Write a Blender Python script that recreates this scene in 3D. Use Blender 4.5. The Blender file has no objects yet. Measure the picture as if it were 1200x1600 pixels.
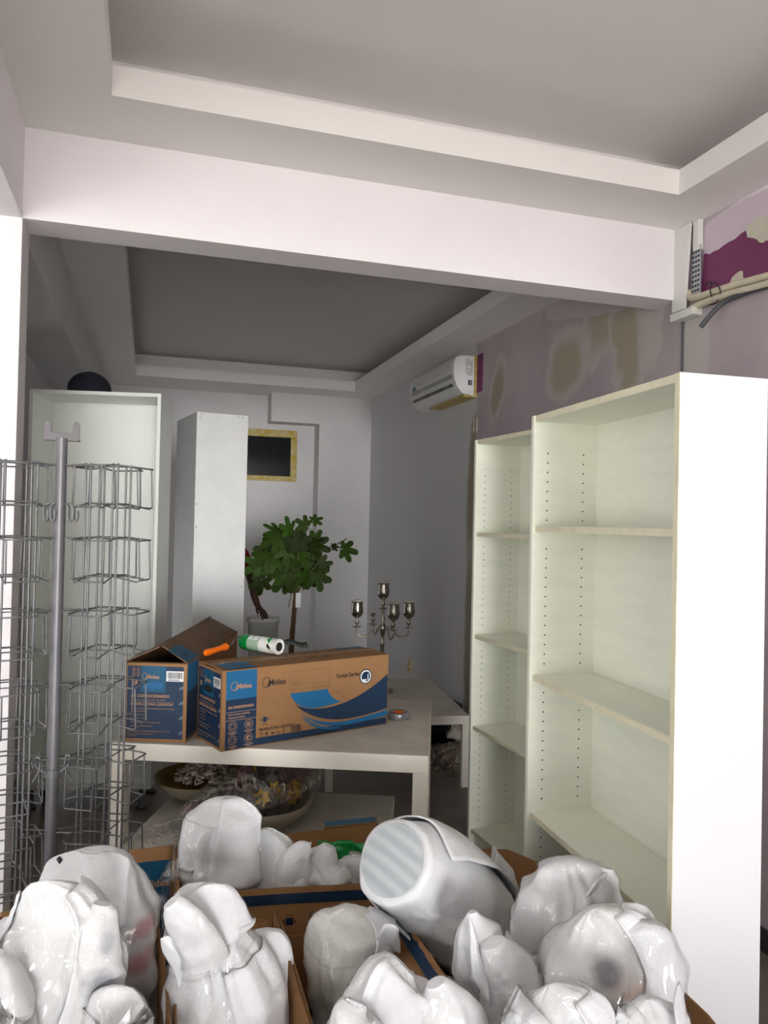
import bpy, bmesh, math, random
from mathutils import Vector, Matrix, noise
R = math.radians
random.seed(7)
SC = bpy.context.scene
COL = SC.collection

# ------------------------------------------------------------------ camera, world, light, exposure
cam_d = bpy.data.cameras.new('camera')
cam_d.sensor_width = 36.0
cam_d.lens = 26.874
cam_d.clip_start = 0.05
cam = bpy.data.objects.new('camera', cam_d)
COL.objects.link(cam)
cam.matrix_world = Matrix(((0.95511, -0.02498, -0.29521, 0), (-0.29547, -0.00761, -0.95532, 0),
                           (0.02162, 0.99966, -0.01465, 1.65), (0, 0, 0, 1)))
SC.camera = cam

world = bpy.data.worlds.new('daylight')
SC.world = world
world.use_nodes = True
world.node_tree.nodes['Background'].inputs['Color'].default_value = (0.86, 0.93, 1.0, 1)
world.node_tree.nodes['Background'].inputs['Strength'].default_value = 0.7

def area(name, loc, target, sx, sy, power, color):
    d = bpy.data.lights.new(name, 'AREA')
    d.shape = 'RECTANGLE'; d.size = sx; d.size_y = sy; d.energy = power; d.color = color
    o = bpy.data.objects.new(name, d); COL.objects.link(o)
    o.location = loc
    o.rotation_euler = (Vector(target) - Vector(loc)).to_track_quat('-Z', 'Y').to_euler()
    return o
# daylight: sky through the shop front behind the camera and the side window, and a high sun on the
# forecourt outside, whose pavement throws light up onto the ceilings
area('shopfront_daylight', (-0.4, -5.6, 2.0), (-0.4, 3, 1.5), 7.5, 4.0, 20, (1.0, 0.985, 0.985))
low = area('added_rear_fill_beam', (-0.3, -3.02, 1.5), (0.1, 8, 1.45), 5.0, 2.4, 27, (1.0, 0.985, 0.975))  # added fill, narrowed below to a near-parallel beam that brightens the rear room
low.data.spread = R(20)
area('side_window_daylight', (-3.9, -0.2, 1.5), (3, -0.2, 1.4), 2.7, 2.4, 66, (1.0, 1.0, 0.95))
# added fill lamp, no doorway there, to lift the rear; hidden behind the cabinets
area('added_rear_side_fill', (-0.73, 7.0, 1.1), (3, 6.8, 1.3), 0.9, 2.0, 11, (1.0, 0.99, 0.97))
sun_d = bpy.data.lights.new('sun', 'SUN'); sun_d.energy = 38.0; sun_d.angle = R(0.6); sun_d.color = (1.0, 0.965, 0.94)
sun = bpy.data.objects.new('sun', sun_d); COL.objects.link(sun)
sun.rotation_euler = (R(-14), R(6), 0)

vs = SC.view_settings
vs.view_transform = 'Standard'; vs.look = 'None'; vs.gamma = 1.0; vs.exposure = 0.0
vs.use_curve_mapping = False
SC.cycles.max_bounces = 8
SC.cycles.diffuse_bounces = 5
SC.cycles.transparent_max_bounces = 24
SC.cycles.use_denoising = True

# ------------------------------------------------------------------ materials
def lin(c):
    return tuple(((v / 255) / 12.92 if v / 255 <= 0.04045 else ((v / 255 + 0.055) / 1.055) ** 2.4) for v in c) + (1,)

def mat(name, rgb, rough=0.5, metal=0.0, var=0.0, scale=8.0, bump=0.0, bscale=60.0, stretch=None, spec=0.5, dark=None, sss=0.0):
    """principled with procedural colour mottling and fine relief; rgb is the colour itself, 0-255 sRGB"""
    m = bpy.data.materials.new(name); m.use_nodes = True
    nt = m.node_tree; b = nt.nodes['Principled BSDF']
    b.inputs['Roughness'].default_value = rough
    b.inputs['Metallic'].default_value = metal
    b.inputs['Specular IOR Level'].default_value = spec
    c = lin(rgb)
    b.inputs['Base Color'].default_value = c
    if sss:
        b.inputs['Subsurface Weight'].default_value = sss
        b.inputs['Subsurface Radius'].default_value = (0.02, 0.02, 0.02)
    tc = nt.nodes.new('ShaderNodeTexCoord'); src = tc.outputs['Object']
    if stretch:
        mp = nt.nodes.new('ShaderNodeMapping'); mp.inputs['Scale'].default_value = stretch
        nt.links.new(src, mp.inputs['Vector']); src = mp.outputs['Vector']
    if var:
        n = nt.nodes.new('ShaderNodeTexNoise'); n.inputs['Scale'].default_value = scale
        n.inputs['Detail'].default_value = 5; n.inputs['Roughness'].default_value = 0.6
        nt.links.new(src, n.inputs['Vector'])
        r = nt.nodes.new('ShaderNodeValToRGB')
        d = lin(dark) if dark else tuple(v * (1 - var) for v in c[:3]) + (1,)
        r.color_ramp.elements[0].position = 0.32; r.color_ramp.elements[0].color = d
        r.color_ramp.elements[1].position = 0.62; r.color_ramp.elements[1].color = c
        nt.links.new(n.outputs['Fac'], r.inputs['Fac'])
        nt.links.new(r.outputs['Color'], b.inputs['Base Color'])
    if bump:
        n2 = nt.nodes.new('ShaderNodeTexNoise'); n2.inputs['Scale'].default_value = bscale
        n2.inputs['Detail'].default_value = 3
        nt.links.new(src, n2.inputs['Vector'])
        bp = nt.nodes.new('ShaderNodeBump'); bp.inputs['Strength'].default_value = bump
        bp.inputs['Distance'].default_value = 0.004
        nt.links.new(n2.outputs['Fac'], bp.inputs['Height'])
        nt.links.new(bp.outputs['Normal'], b.inputs['Normal'])
    return m

def patches(m, base, plist, axes=('Y', 'Z')):
    """irregular repair patches painted on a wall: each (cy, cz, ry, rz, angle, edge_rgb, core_rgb, rough_edge)"""
    nt = m.node_tree; b = nt.nodes['Principled BSDF']
    geo = nt.nodes.new('ShaderNodeTexCoord')
    sep = nt.nodes.new('ShaderNodeSeparateXYZ'); nt.links.new(geo.outputs['Object'], sep.inputs[0])
    nz = nt.nodes.new('ShaderNodeTexNoise'); nz.inputs['Scale'].default_value = 4.2
    nz.inputs['Detail'].default_value = 7; nz.inputs['Roughness'].default_value = 0.62
    nt.links.new(geo.outputs['Object'], nz.inputs['Vector'])
    def M(op, a, bb=None, c=None):
        n = nt.nodes.new('ShaderNodeMath'); n.operation = op
        for i, v in enumerate((a, bb, c)):
            if v is None: continue
            if isinstance(v, (int, float)): n.inputs[i].default_value = v
            else: nt.links.new(v, n.inputs[i])
        return n.outputs[0]
    cur = base
    u0, v0 = sep.outputs[axes[0]], sep.outputs[axes[1]]
    nn = M('SUBTRACT', nz.outputs['Fac'], 0.5)
    for (cy, cz, ry, rz, ang, edge, core, rg) in plist:
        du = M('SUBTRACT', u0, cy); dv = M('SUBTRACT', v0, cz)
        ca, sa = math.cos(R(ang)), math.sin(R(ang))
        uu = M('DIVIDE', M('ADD', M('MULTIPLY', du, ca), M('MULTIPLY', dv, sa)), ry)
        vv = M('DIVIDE', M('ADD', M('MULTIPLY', du, -sa), M('MULTIPLY', dv, ca)), rz)
        d = M('SQRT', M('ADD', M('MULTIPLY', uu, uu), M('MULTIPLY', vv, vv)))
        d = M('ADD', d, M('MULTIPLY', nn, rg))
        def sm(lo, hi):
            n = nt.nodes.new('ShaderNodeMapRange'); n.interpolation_type = 'SMOOTHSTEP'
            n.inputs[1].default_value = lo; n.inputs[2].default_value = hi
            n.inputs[3].default_value = 1; n.inputs[4].default_value = 0
            nt.links.new(d, n.inputs[0]); return n.outputs[0]
        for col, lo, hi in ((edge, 0.95, 1.1), (core, 0.5, 0.95)):
            if col is None: continue
            mx = nt.nodes.new('ShaderNodeMix'); mx.data_type = 'RGBA'
            nt.links.new(sm(lo, hi), mx.inputs[0])
            nt.links.new(cur, mx.inputs[6]); mx.inputs[7].default_value = lin(col)
            cur = mx.outputs[2]
    nt.links.new(cur, b.inputs['Base Color'])

M_ = {}
def mk(key, *a, **k):
    M_[key] = mat(key, *a, **k); return M_[key]
mk('white_paint', (232, 228, 231), 0.75, var=0.04, scale=2.2, bump=0.15, bscale=90)
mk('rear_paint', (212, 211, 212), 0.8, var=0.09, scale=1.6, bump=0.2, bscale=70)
mk('ceiling_paint', (234, 231, 229), 0.85, var=0.03, scale=1.2, bump=0.1, bscale=80)
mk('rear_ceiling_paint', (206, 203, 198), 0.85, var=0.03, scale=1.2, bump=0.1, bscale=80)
mk('floor_dust', (140, 132, 122), 0.45, var=0.45, scale=1.8, bump=0.2, bscale=50)
mk('pavement', (206, 202, 196), 0.8, var=0.1, scale=1.5)
mk('bracket_grey', (92, 87, 91), 0.5, var=0.1)
mk('dark_skirting', (58, 50, 52), 0.5, var=0.2)
mk('laminate', (236, 238, 224), 0.42, var=0.05, scale=5, bump=0.06, bscale=40, stretch=(1, 1, 6))
mk('laminate_white', (222, 222, 226), 0.35, var=0.02, scale=3)
mk('laminate_edge', (226, 221, 194), 0.5, var=0.12, scale=18)
mk('cabinet_white', (236, 239, 233), 0.4, var=0.05, scale=4)
mk('cabinet_grey', (222, 224, 224), 0.5, var=0.08, scale=6)
mk('table_white', (246, 240, 228), 0.45, var=0.06, scale=7)
mk('dusty_top', (212, 206, 195), 0.55, var=0.2, scale=7, bump=0.15)
mk('low_top', (196, 190, 178), 0.5, var=0.16, scale=6)
mk('dark_hole', (20, 18, 16), 0.8, var=0.2)
mk('steel', (112, 112, 114), 0.4, 0.4, var=0.15, scale=30)
mk('pole_steel', (108, 107, 112), 0.42, 0.3, var=0.12, scale=14)
mk('kraft', (150, 110, 71), 0.8, var=0.1, scale=9, bump=0.12, bscale=110)
mk('kraft_inner', (132, 94, 55), 0.85, var=0.14, scale=7, bump=0.12, bscale=110)
mk('kraft_dull', (116, 90, 68), 0.8, var=0.14, scale=8, bump=0.15, bscale=90)
mk('ink_navy', (14, 46, 76), 0.55, var=0.1, scale=14)
mk('ink_blue', (16, 98, 146), 0.55, var=0.08, scale=14)
mk('ink_teal', (14, 82, 116), 0.55, var=0.08, scale=14)
mk('ink_black', (38, 36, 36), 0.6, var=0.1)
mk('ink_kraft', (186, 142, 104), 0.75, var=0.08)
mk('label_white', (232, 234, 236), 0.5, var=0.03)
mk('foam', (222, 223, 226), 0.7, spec=0.2, var=0.045, scale=60, bump=0.35, bscale=190, sss=0.12)
mk('silver', (176, 170, 158), 0.24, 1.0, var=0.12, scale=20)
mk('rim_white', (222, 216, 200), 0.4, var=0.05)
mk('bark', (92, 66, 42), 0.85, var=0.35, scale=24, bump=0.5, bscale=60)
mk('twig', (86, 88, 44), 0.7, var=0.25, scale=20)
mk('pot_black', (38, 36, 34), 0.6, var=0.2)
mk('soil', (52, 38, 26), 0.95, var=0.4, scale=40, bump=0.6)
mk('bucket_white', (214, 215, 212), 0.45, var=0.06)
mk('skin', (74, 48, 38), 0.55, var=0.15, scale=12)
mk('shirt_red', (150, 16, 22), 0.85, var=0.2, scale=12, bump=0.2)
mk('trouser', (72, 62, 48), 0.9, var=0.2, scale=14)
mk('cap_navy', (20, 22, 36), 0.9, var=0.25, scale=26, bump=0.4, bscale=160)
mk('orange', (255, 118, 14), 0.35, var=0.05)
mk('green_plastic', (10, 138, 62), 0.3, var=0.12, scale=22)
mk('dark_green', (52, 66, 56), 0.5, var=0.2)
mk('fleece', (236, 238, 232), 0.8, var=0.05, bump=0.3)
mk('black_plastic', (26, 26, 28), 0.4, var=0.15)
mk('hose_grey', (70, 72, 76), 0.45, var=0.12)
mk('pipe_cream', (206, 198, 176), 0.6, var=0.14, scale=18)
mk('trunk_white', (222, 222, 218), 0.45, var=0.05)
mk('galv', (176, 180, 186), 0.4, 0.5, var=0.12, scale=30)
mk('paint_purple', (118, 44, 92), 0.6, var=0.14, scale=9, bump=0.1)
mk('putty', (204, 198, 182), 0.8, var=0.08, scale=18, bump=0.2)
mk('ac_white', (226, 227, 226), 0.3, var=0.03)
mk('ac_grey', (150, 151, 148), 0.35, var=0.08)
mk('tape_yellow', (176, 150, 40), 0.6, var=0.35, scale=20, dark=(190, 178, 136))
mk('window_dark', (30, 34, 36), 0.08, var=0.2, scale=3)
mk('plaster_chunk', (188, 180, 168), 0.9, var=0.3, scale=18, bump=0.4)
mk('rubble', (150, 138, 124), 0.95, var=0.5, scale=22, bump=0.5)
mk('bowl_ceramic', (138, 130, 114), 0.4, var=0.12)
mk('bowl_gold', (132, 104, 44), 0.4, var=0.2)
mk('shred', (202, 184, 172), 0.8, var=0.3, scale=30)
mk('petal_yellow', (214, 168, 40), 0.6, var=0.25, scale=20)
mk('petal_dark', (74, 88, 70), 0.7, var=0.4, scale=20)
mk('petal_mauve', (128, 96, 96), 0.7, var=0.35, scale=20)
mk('petal_red', (150, 26, 34), 0.6, var=0.3, scale=20)
mk('tape_grey', (150, 152, 156), 0.25, 0.3, var=0.3, scale=30)
mk('socket_white', (206, 200, 180), 0.5, var=0.1)

def crumple(m, scale=15, strength=0.55, dist=0.012):
    """soft fold relief on sheet material, laid over its fine grain"""
    nt = m.node_tree; b = nt.nodes['Principled BSDF']
    tc = nt.nodes.new('ShaderNodeTexCoord'); wn = nt.nodes.new('ShaderNodeTexNoise'); wn.inputs['Scale'].default_value = 5; wn.inputs['Detail'].default_value = 2
    nt.links.new(tc.outputs['Object'], wn.inputs['Vector'])
    va = nt.nodes.new('ShaderNodeVectorMath'); va.operation = 'MULTIPLY_ADD'; va.inputs[1].default_value = (0.16, 0.16, 0.16)
    nt.links.new(wn.outputs['Color'], va.inputs[0]); nt.links.new(tc.outputs['Object'], va.inputs[2])
    vo = nt.nodes.new('ShaderNodeTexVoronoi'); vo.feature = 'SMOOTH_F1'; vo.inputs['Scale'].default_value = scale; vo.inputs['Smoothness'].default_value = 0.35
    nt.links.new(va.outputs[0], vo.inputs['Vector'])
    bp = nt.nodes.new('ShaderNodeBump'); bp.inputs['Strength'].default_value = strength; bp.inputs['Distance'].default_value = dist
    nt.links.new(vo.outputs['Distance'], bp.inputs['Height'])
    if b.inputs['Normal'].links: nt.links.new(b.inputs['Normal'].links[0].from_socket, bp.inputs['Normal'])
    nt.links.new(bp.outputs['Normal'], b.inputs['Normal'])
    return m
crumple(M_['foam'])
def leaf_mat():
    m = mat('fig_leaf', (50, 76, 20), 0.62, spec=0.2, var=0.45, scale=16, bump=0.2, bscale=40)
    nt = m.node_tree; b = nt.nodes['Principled BSDF']
    oi = nt.nodes.new('ShaderNodeObjectInfo'); hs = nt.nodes.new('ShaderNodeHueSaturation'); mr = nt.nodes.new('ShaderNodeMapRange')
    mr.inputs[3].default_value = 0.45; mr.inputs[4].default_value = 1.5; nt.links.new(oi.outputs['Random'], mr.inputs[0]); nt.links.new(mr.outputs[0], hs.inputs['Value'])
    mh = nt.nodes.new('ShaderNodeMapRange'); mh.inputs[3].default_value = 0.47; mh.inputs[4].default_value = 0.51; nt.links.new(oi.outputs['Random'], mh.inputs[0]); nt.links.new(mh.outputs[0], hs.inputs['Hue'])
    nt.links.new(b.inputs['Base Color'].links[0].from_socket, hs.inputs['Color']); nt.links.new(hs.outputs[0], b.inputs['Base Color'])
    return m
M_['leaf'] = leaf_mat()

def film_mat(name='clear_film', lo=0.06, hi=0.30):
    m = bpy.data.materials.new(name); m.use_nodes = True
    nt = m.node_tree; nt.nodes.remove(nt.nodes['Principled BSDF'])
    out = nt.nodes['Material Output']
    tr = nt.nodes.new('ShaderNodeBsdfTransparent'); tr.inputs['Color'].default_value = (0.985, 0.985, 0.98, 1)
    gl = nt.nodes.new('ShaderNodeBsdfGlossy'); gl.inputs['Roughness'].default_value = 0.09
    lw = nt.nodes.new('ShaderNodeLayerWeight'); lw.inputs['Blend'].default_value = 0.22
    mp = nt.nodes.new('ShaderNodeMapRange'); mp.inputs[3].default_value = lo; mp.inputs[4].default_value = hi
    nz = nt.nodes.new('ShaderNodeTexNoise'); nz.inputs['Scale'].default_value = 15; nz.inputs['Detail'].default_value = 5
    nz.noise_type = 'RIDGED_MULTIFRACTAL'; nz.inputs['Distortion'].default_value = 0.8
    tc = nt.nodes.new('ShaderNodeTexCoord'); mp0 = nt.nodes.new('ShaderNodeMapping'); mp0.inputs['Scale'].default_value = (1.6, 1.6, 0.7); mp0.inputs['Rotation'].default_value = (0.5, 0.35, 0)
    nt.links.new(tc.outputs['Object'], mp0.inputs['Vector']); nt.links.new(mp0.outputs[0], nz.inputs['Vector'])
    bp = nt.nodes.new('ShaderNodeBump'); bp.inputs['Strength'].default_value = 1.0; bp.inputs['Distance'].default_value = 0.02
    nt.links.new(nz.outputs['Fac'], bp.inputs['Height'])
    nt.links.new(bp.outputs['Normal'], gl.inputs['Normal'])
    nt.links.new(lw.outputs['Facing'], mp.inputs[0])
    mx = nt.nodes.new('ShaderNodeMixShader')
    nt.links.new(mp.outputs[0], mx.inputs[0]); nt.links.new(tr.outputs[0], mx.inputs[1]); nt.links.new(gl.outputs[0], mx.inputs[2])
    nt.links.new(mx.outputs[0], out.inputs['Surface'])
    return m
M_['film'] = film_mat()
M_['cellophane'] = film_mat('cellophane', 0.16, 0.5)

# ------------------------------------------------------------------ mesh helpers
class MB:
    """collects shapes into one mesh; every shape may carry its own material slot"""
    def __init__(s): s.v = []; s.f = []; s.m = []; s.mats = []; s.sm = []
    def slot(s, m):
        if m not in s.mats: s.mats.append(m)
        return s.mats.index(m)
    def add(s, vs, fs, m, smooth=False):
        o = len(s.v); k = s.slot(m)
        s.v += [tuple(v) for v in vs]
        for f in fs:
            s.f.append(tuple(i + o for i in f)); s.m.append(k); s.sm.append(smooth)
        return s
    def box(s, c, size, m, mtx=None, bev=0.0):
        bm = bmesh.new(); bmesh.ops.create_cube(bm, size=1)
        bmesh.ops.scale(bm, vec=size, verts=bm.verts)
        if bev: bmesh.ops.bevel(bm, geom=bm.edges[:], offset=bev, segments=2, affect='EDGES', profile=0.6)
        T = Matrix.Translation(Vector(c))
        if mtx is not None: T = T @ mtx.to_4x4()
        bm.transform(T); bm.verts.index_update()
        s.add([v.co[:] for v in bm.verts], [[v.index for v in f.verts] for f in bm.faces], m)
        bm.free(); return s
    def span(s, a, b, m, bev=0.0):
        a = Vector(a); b = Vector(b)
        return s.box((a + b) / 2, [abs(x) for x in (b - a)], m, bev=bev)
    def tube(s, pts, r, m, n=8, closed=False, caps=True):
        pts = [Vector(p) for p in pts]; rs = r if isinstance(r, (list, tuple)) else [r] * len(pts)
        vs = []; fs = []; L = len(pts); up = None
        for i, p in enumerate(pts):
            a = pts[(i - 1) % L] if (closed or i > 0) else p
            b = pts[(i + 1) % L] if (closed or i < L - 1) else p
            t = (b - a).normalized()
            if up is None:
                up = Vector((0, 0, 1)) if abs(t.z) < 0.9 else Vector((1, 0, 0))
            x = up.cross(t)
            if x.length < 1e-5: x = Vector((1, 0, 0)).cross(t)
            x.normalize(); y = t.cross(x).normalized(); up = y
            for k in range(n):
                a_ = 2 * math.pi * k / n
                vs.append(p + (x * math.cos(a_) + y * math.sin(a_)) * rs[i])
        for i in range(L if closed else L - 1):
            j = (i + 1) % L
            for k in range(n):
                k2 = (k + 1) % n
                fs.append((i * n + k, i * n + k2, j * n + k2, j * n + k))
        s.add(vs, fs, m, True)
        if caps and not closed:
            s.add(vs[:n], [tuple(reversed(range(n)))], m); s.add(vs[-n:], [tuple(range(n))], m)
        return s
    def lathe(s, prof, m, c=(0, 0, 0), n=24, mtx=None, smooth=True, cap=True):
        vs = []; fs = []
        for r, z in prof:
            for k in range(n):
                a = 2 * math.pi * k / n
                vs.append(Vector((r * math.cos(a), r * math.sin(a), z)))
        for i in range(len(prof) - 1):
            for k in range(n):
                k2 = (k + 1) % n
                fs.append((i * n + k, i * n + k2, (i + 1) * n + k2, (i + 1) * n + k))
        if cap:
            if prof[0][0] > 1e-4: fs.append(tuple(reversed(range(n))))
            if prof[-1][0] > 1e-4: fs.append(tuple((len(prof) - 1) * n + k for k in range(n)))
        if mtx is not None: vs = [mtx @ v for v in vs]
        vs = [v + Vector(c) for v in vs]
        return s.add(vs, fs, m, smooth)
    def prism(s, poly, O, U, V, N, th, m):
        """flat outline (u,v) in the frame O,U,V given thickness th along N"""
        O, U, V, N = map(Vector, (O, U, V, N)); n = len(poly)
        a = [O + U * u + V * v for u, v in poly]; b = [p + N * th for p in a]
        fs = [tuple(reversed(range(n))), tuple(range(n, 2 * n))] + [(i, (i + 1) % n, n + (i + 1) % n, n + i) for i in range(n)]
        return s.add(a + b, fs, m)
    def grid(s, P, m, smooth=True):
        nu = len(P); nv = len(P[0])
        vs = [p for row in P for p in row]
        fs = [(i * nv + j, i * nv + j + 1, (i + 1) * nv + j + 1, (i + 1) * nv + j) for i in range(nu - 1) for j in range(nv - 1)]
        return s.add(vs, fs, m, smooth)

def build(name, mb, parent=None, kind=None, origin=None):
    me = bpy.data.meshes.new(name)
    me.from_pydata([Vector(v) for v in mb.v], [], mb.f)
    for m in mb.mats: me.materials.append(m)
    me.polygons.foreach_set('material_index', mb.m)
    me.polygons.foreach_set('use_smooth', mb.sm)
    me.update()
    bm = bmesh.new(); bm.from_mesh(me)
    bmesh.ops.recalc_face_normals(bm, faces=bm.faces); bm.to_mesh(me); bm.free()
    o = bpy.data.objects.new(name, me); COL.objects.link(o)
    if parent: o.parent = parent
    if kind: o['kind'] = kind
    return o

def thing(name, label, cat, loc=(0, 0, 0), rz=0.0, group=None):
    o = bpy.data.objects.new(name, None); COL.objects.link(o)
    o.empty_display_size = 0.05
    o.location = loc; o.rotation_euler = (0, 0, rz)
    o['label'] = label; o['category'] = cat
    if group: o['group'] = group
    return o

def tag(o, label, cat, group=None, kind=None):
    o['label'] = label; o['category'] = cat
    if group: o['group'] = group
    if kind: o['kind'] = kind
    return o

def structure(name, mb, parent=None):
    return build(name, mb, parent, None if parent else 'structure')

def mod_bevel(o, w, seg=2):
    b = o.modifiers.new('bevel', 'BEVEL'); b.width = w; b.segments = seg; b.limit_method = 'ANGLE'
    return o

def text_shape(body, size, bold=0.0):
    cu = bpy.data.curves.new('lettering', 'FONT'); cu.body = body; cu.size = size
    cu.resolution_u = 2; cu.offset = bold
    o = bpy.data.objects.new('lettering', cu)
    COL.objects.link(o)
    dg = bpy.context.evaluated_depsgraph_get()
    me = bpy.data.meshes.new_from_object(o.evaluated_get(dg))
    vs = [v.co.copy() for v in me.vertices]; fs = [tuple(p.vertices) for p in me.polygons]
    bpy.data.objects.remove(o); bpy.data.curves.remove(cu); bpy.data.meshes.remove(me)
    return vs, fs

class Print:
    """flat print on a face: rectangles, outlines, discs and lettering as thin ink layers"""
    def __init__(s, O, U, V, N): s.O, s.U, s.V, s.N = map(Vector, (O, U, V, N)); s.mb = MB(); s.k = 1
    def P(s, u, v, lift=None): return s.O + s.U * u + s.V * v + s.N * (0.0004 * s.k if lift is None else lift)
    def poly(s, pts, m):
        s.mb.add([s.P(u, v) for u, v in pts], [tuple(range(len(pts)))], m); return s
    def rect(s, u0, v0, u1, v1, m): return s.poly([(u0, v0), (u1, v0), (u1, v1), (u0, v1)], m)
    def disc(s, u, v, r, m, n=20): return s.poly([(u + r * math.cos(2 * math.pi * i / n), v + r * math.sin(2 * math.pi * i / n)) for i in range(n)], m)
    def ring(s, u, v, r, w, m, a0=0, a1=360, n=24, sq=1.0):
        vs = []; 
        for i in range(n + 1):
            a = R(a0 + (a1 - a0) * i / n)
            vs.append(s.P(u + r * math.cos(a), v + r * sq * math.sin(a))); vs.append(s.P(u + (r - w) * math.cos(a), v + (r - w) * sq * math.sin(a)))
        s.mb.add(vs, [(2 * i, 2 * i + 2, 2 * i + 3, 2 * i + 1) for i in range(n)], m); return s
    def frame(s, u0, v0, u1, v1, w, m):
        s.rect(u0, v0, u1, v0 + w, m); s.rect(u0, v1 - w, u1, v1, m); s.rect(u0, v0, u0 + w, v1, m); s.rect(u1 - w, v0, u1, v1, m); return s
    def text(s, body, u, v, size, m, bold=0.0, sx=1.0):
        vs, fs = text_shape(body, size, bold)
        s.mb.add([s.P(u + p.x * sx, v + p.y) for p in vs], fs, m); return s
    def up(s): s.k += 1; return s
    def logo(s, u, v, h, m):
        """round swoosh and lower case style wordmark"""
        s.ring(u + h * 0.5, v + h * 0.45, h * 0.62, h * 0.07, m, 35, 330)
        s.poly([(u + h * 0.45, v - h * 0.12), (u + h * 0.62, v - h * 0.10), (u + h * 1.02, v + h * 0.55), (u + h * 0.86, v + h * 0.5)], m)
        s.text('Midea', u + h * 0.72, v + h * 0.06, h * 0.98, m, bold=h * 0.018, sx=1.02)
        return s
    def barcode(s, u0, v0, u1, v1, m, seed=1):
        rnd = random.Random(seed); u = u0
        while u < u1 - 0.002:
            w = rnd.choice((0.0012, 0.002, 0.003)); s.rect(u, v0, min(u + w, u1), v1, m); u += w + rnd.choice((0.0014, 0.0022))
        return s
    def build(s, parent, name='print'): return build(name, s.mb, parent)

def cols(a, b, c): return Matrix((a, b, c)).transposed()
# ------------------------------------------------------------------ the room
XR = 2.36; YB = 8.19; ZS = 3.05; XL = -0.457
W = M_['white_paint']; RP = M_['rear_paint']; CP = M_['ceiling_paint']
structure('floor', MB().span((-3.8, -3.1, -0.1), (XR + 0.2, YB + 0.4, 0), M_['floor_dust']))

structure('floor_outside', MB().span((-9, -14, -0.16), (9, -3.1, -0.03), M_['pavement']))
# right wall: lilac paint with filler patches, grey undercoat beyond y = 5.25
rw = mat('lilac_wall', (176, 164, 176), 0.7, bump=0.15, bscale=70)
nt = rw.node_tree
tc = nt.nodes.new('ShaderNodeTexCoord'); sp = nt.nodes.new('ShaderNodeSeparateXYZ'); nt.links.new(tc.outputs['Object'], sp.inputs[0])
nz = nt.nodes.new('ShaderNodeTexNoise'); nz.inputs['Scale'].default_value = 2.5; nz.inputs['Detail'].default_value = 5
nt.links.new(tc.outputs['Object'], nz.inputs['Vector'])
ad = nt.nodes.new('ShaderNodeMath'); ad.operation = 'MULTIPLY_ADD'; ad.inputs[1].default_value = 0.35
nt.links.new(nz.outputs['Fac'], ad.inputs[0]); nt.links.new(sp.outputs['Y'], ad.inputs[2])
mr = nt.nodes.new('ShaderNodeMapRange'); mr.inputs[1].default_value = 5.45; mr.inputs[2].default_value = 5.55
nt.links.new(ad.outputs[0], mr.inputs[0])
mx = nt.nodes.new('ShaderNodeMix'); mx.data_type = 'RGBA'
rp = nt.nodes.new('ShaderNodeValToRGB')
rp.color_ramp.elements[0].position = 0.3; rp.color_ramp.elements[0].color = lin((170, 159, 165))
rp.color_ramp.elements[1].position = 0.7; rp.color_ramp.elements[1].color = lin((189, 178, 183))
nt.links.new(nz.outputs['Fac'], rp.inputs['Fac'])
nt.links.new(mr.outputs[0], mx.inputs[0]); nt.links.new(rp.outputs['Color'], mx.inputs[6]); mx.inputs[7].default_value = lin((206, 206, 208))
EDG = (190, 183, 180); COR = (172, 161, 144)
patches(rw, mx.outputs[2], [
    (4.02, 2.62, 0.24, 0.23, -35, EDG, COR, 0.9),
    (3.66, 2.78, 0.20, 0.26, 30, EDG, COR, 1.5),
    (3.42, 2.60, 0.15, 0.36, -14, EDG, COR, 1.7),
    (3.22, 2.62, 0.10, 0.24, 10, EDG, None, 1.6),
    (3.80, 2.92, 0.55, 0.07, 10, (190, 182, 186), None, 1.3),
    (4.96, 2.63, 0.12, 0.25, 18, EDG, (162, 152, 136), 0.8),
    (5.38, 1.9, 0.09, 0.62, 2, (176, 168, 158), (152, 140, 122), 0.8),
    (5.38, 0.8, 0.09, 0.75, 0, (176, 168, 158), (152, 142, 124), 0.8),
    (2.62, 3.0, 0.42, 0.05, -6, (226, 220, 224), None, 0.8),
    (2.60, 2.90, 0.45, 0.14, 0, (204, 190, 202), None, 0.2),
    (2.90, 2.45, 0.09, 0.22, 0, (190, 184, 182), None, 0.5),
])
wr = structure('wall_right', MB().span((XR, -3.1, 0), (XR + 0.2, YB + 0.4, 3.6), rw))

# old purple paint laid bare and putty on it, thin layers on the wall
def wall_layer(name, pts, m, th, sub=3, jag=0.006, seed=1, parent=None):
    rnd = random.Random(seed); P = []
    for i in range(len(pts)):
        a = pts[i]; b = pts[(i + 1) % len(pts)]
        for k in range(sub):
            t = k / sub
            P.append((a[0] + (b[0] - a[0]) * t + rnd.uniform(-jag, jag), a[1] + (b[1] - a[1]) * t + rnd.uniform(-jag, jag)))
    return build(name, MB().prism(P, (XR, 0, 0), (0, 1, 0), (0, 0, 1), (-1, 0, 0), th, m), parent)
wall_layer('bare_paint', [(2.85, 2.889), (2.79, 2.877), (2.69, 2.891), (2.58, 2.903), (2.48, 2.915), (2.38, 2.93), (2.2, 2.95), (2.2, 2.67), (2.47, 2.676), (2.577, 2.668), (2.687, 2.655), (2.824, 2.645), (2.852, 2.68)],
           M_['paint_purple'], 0.003, seed=3, parent=wr)
wall_layer('putty', [(2.585, 2.915), (2.54, 2.93), (2.44, 2.93), (2.38, 2.86), (2.477, 2.824), (2.511, 2.822), (2.532, 2.838), (2.548, 2.862), (2.588, 2.868)], M_['putty'], 0.006, seed=5, parent=wr)
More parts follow.
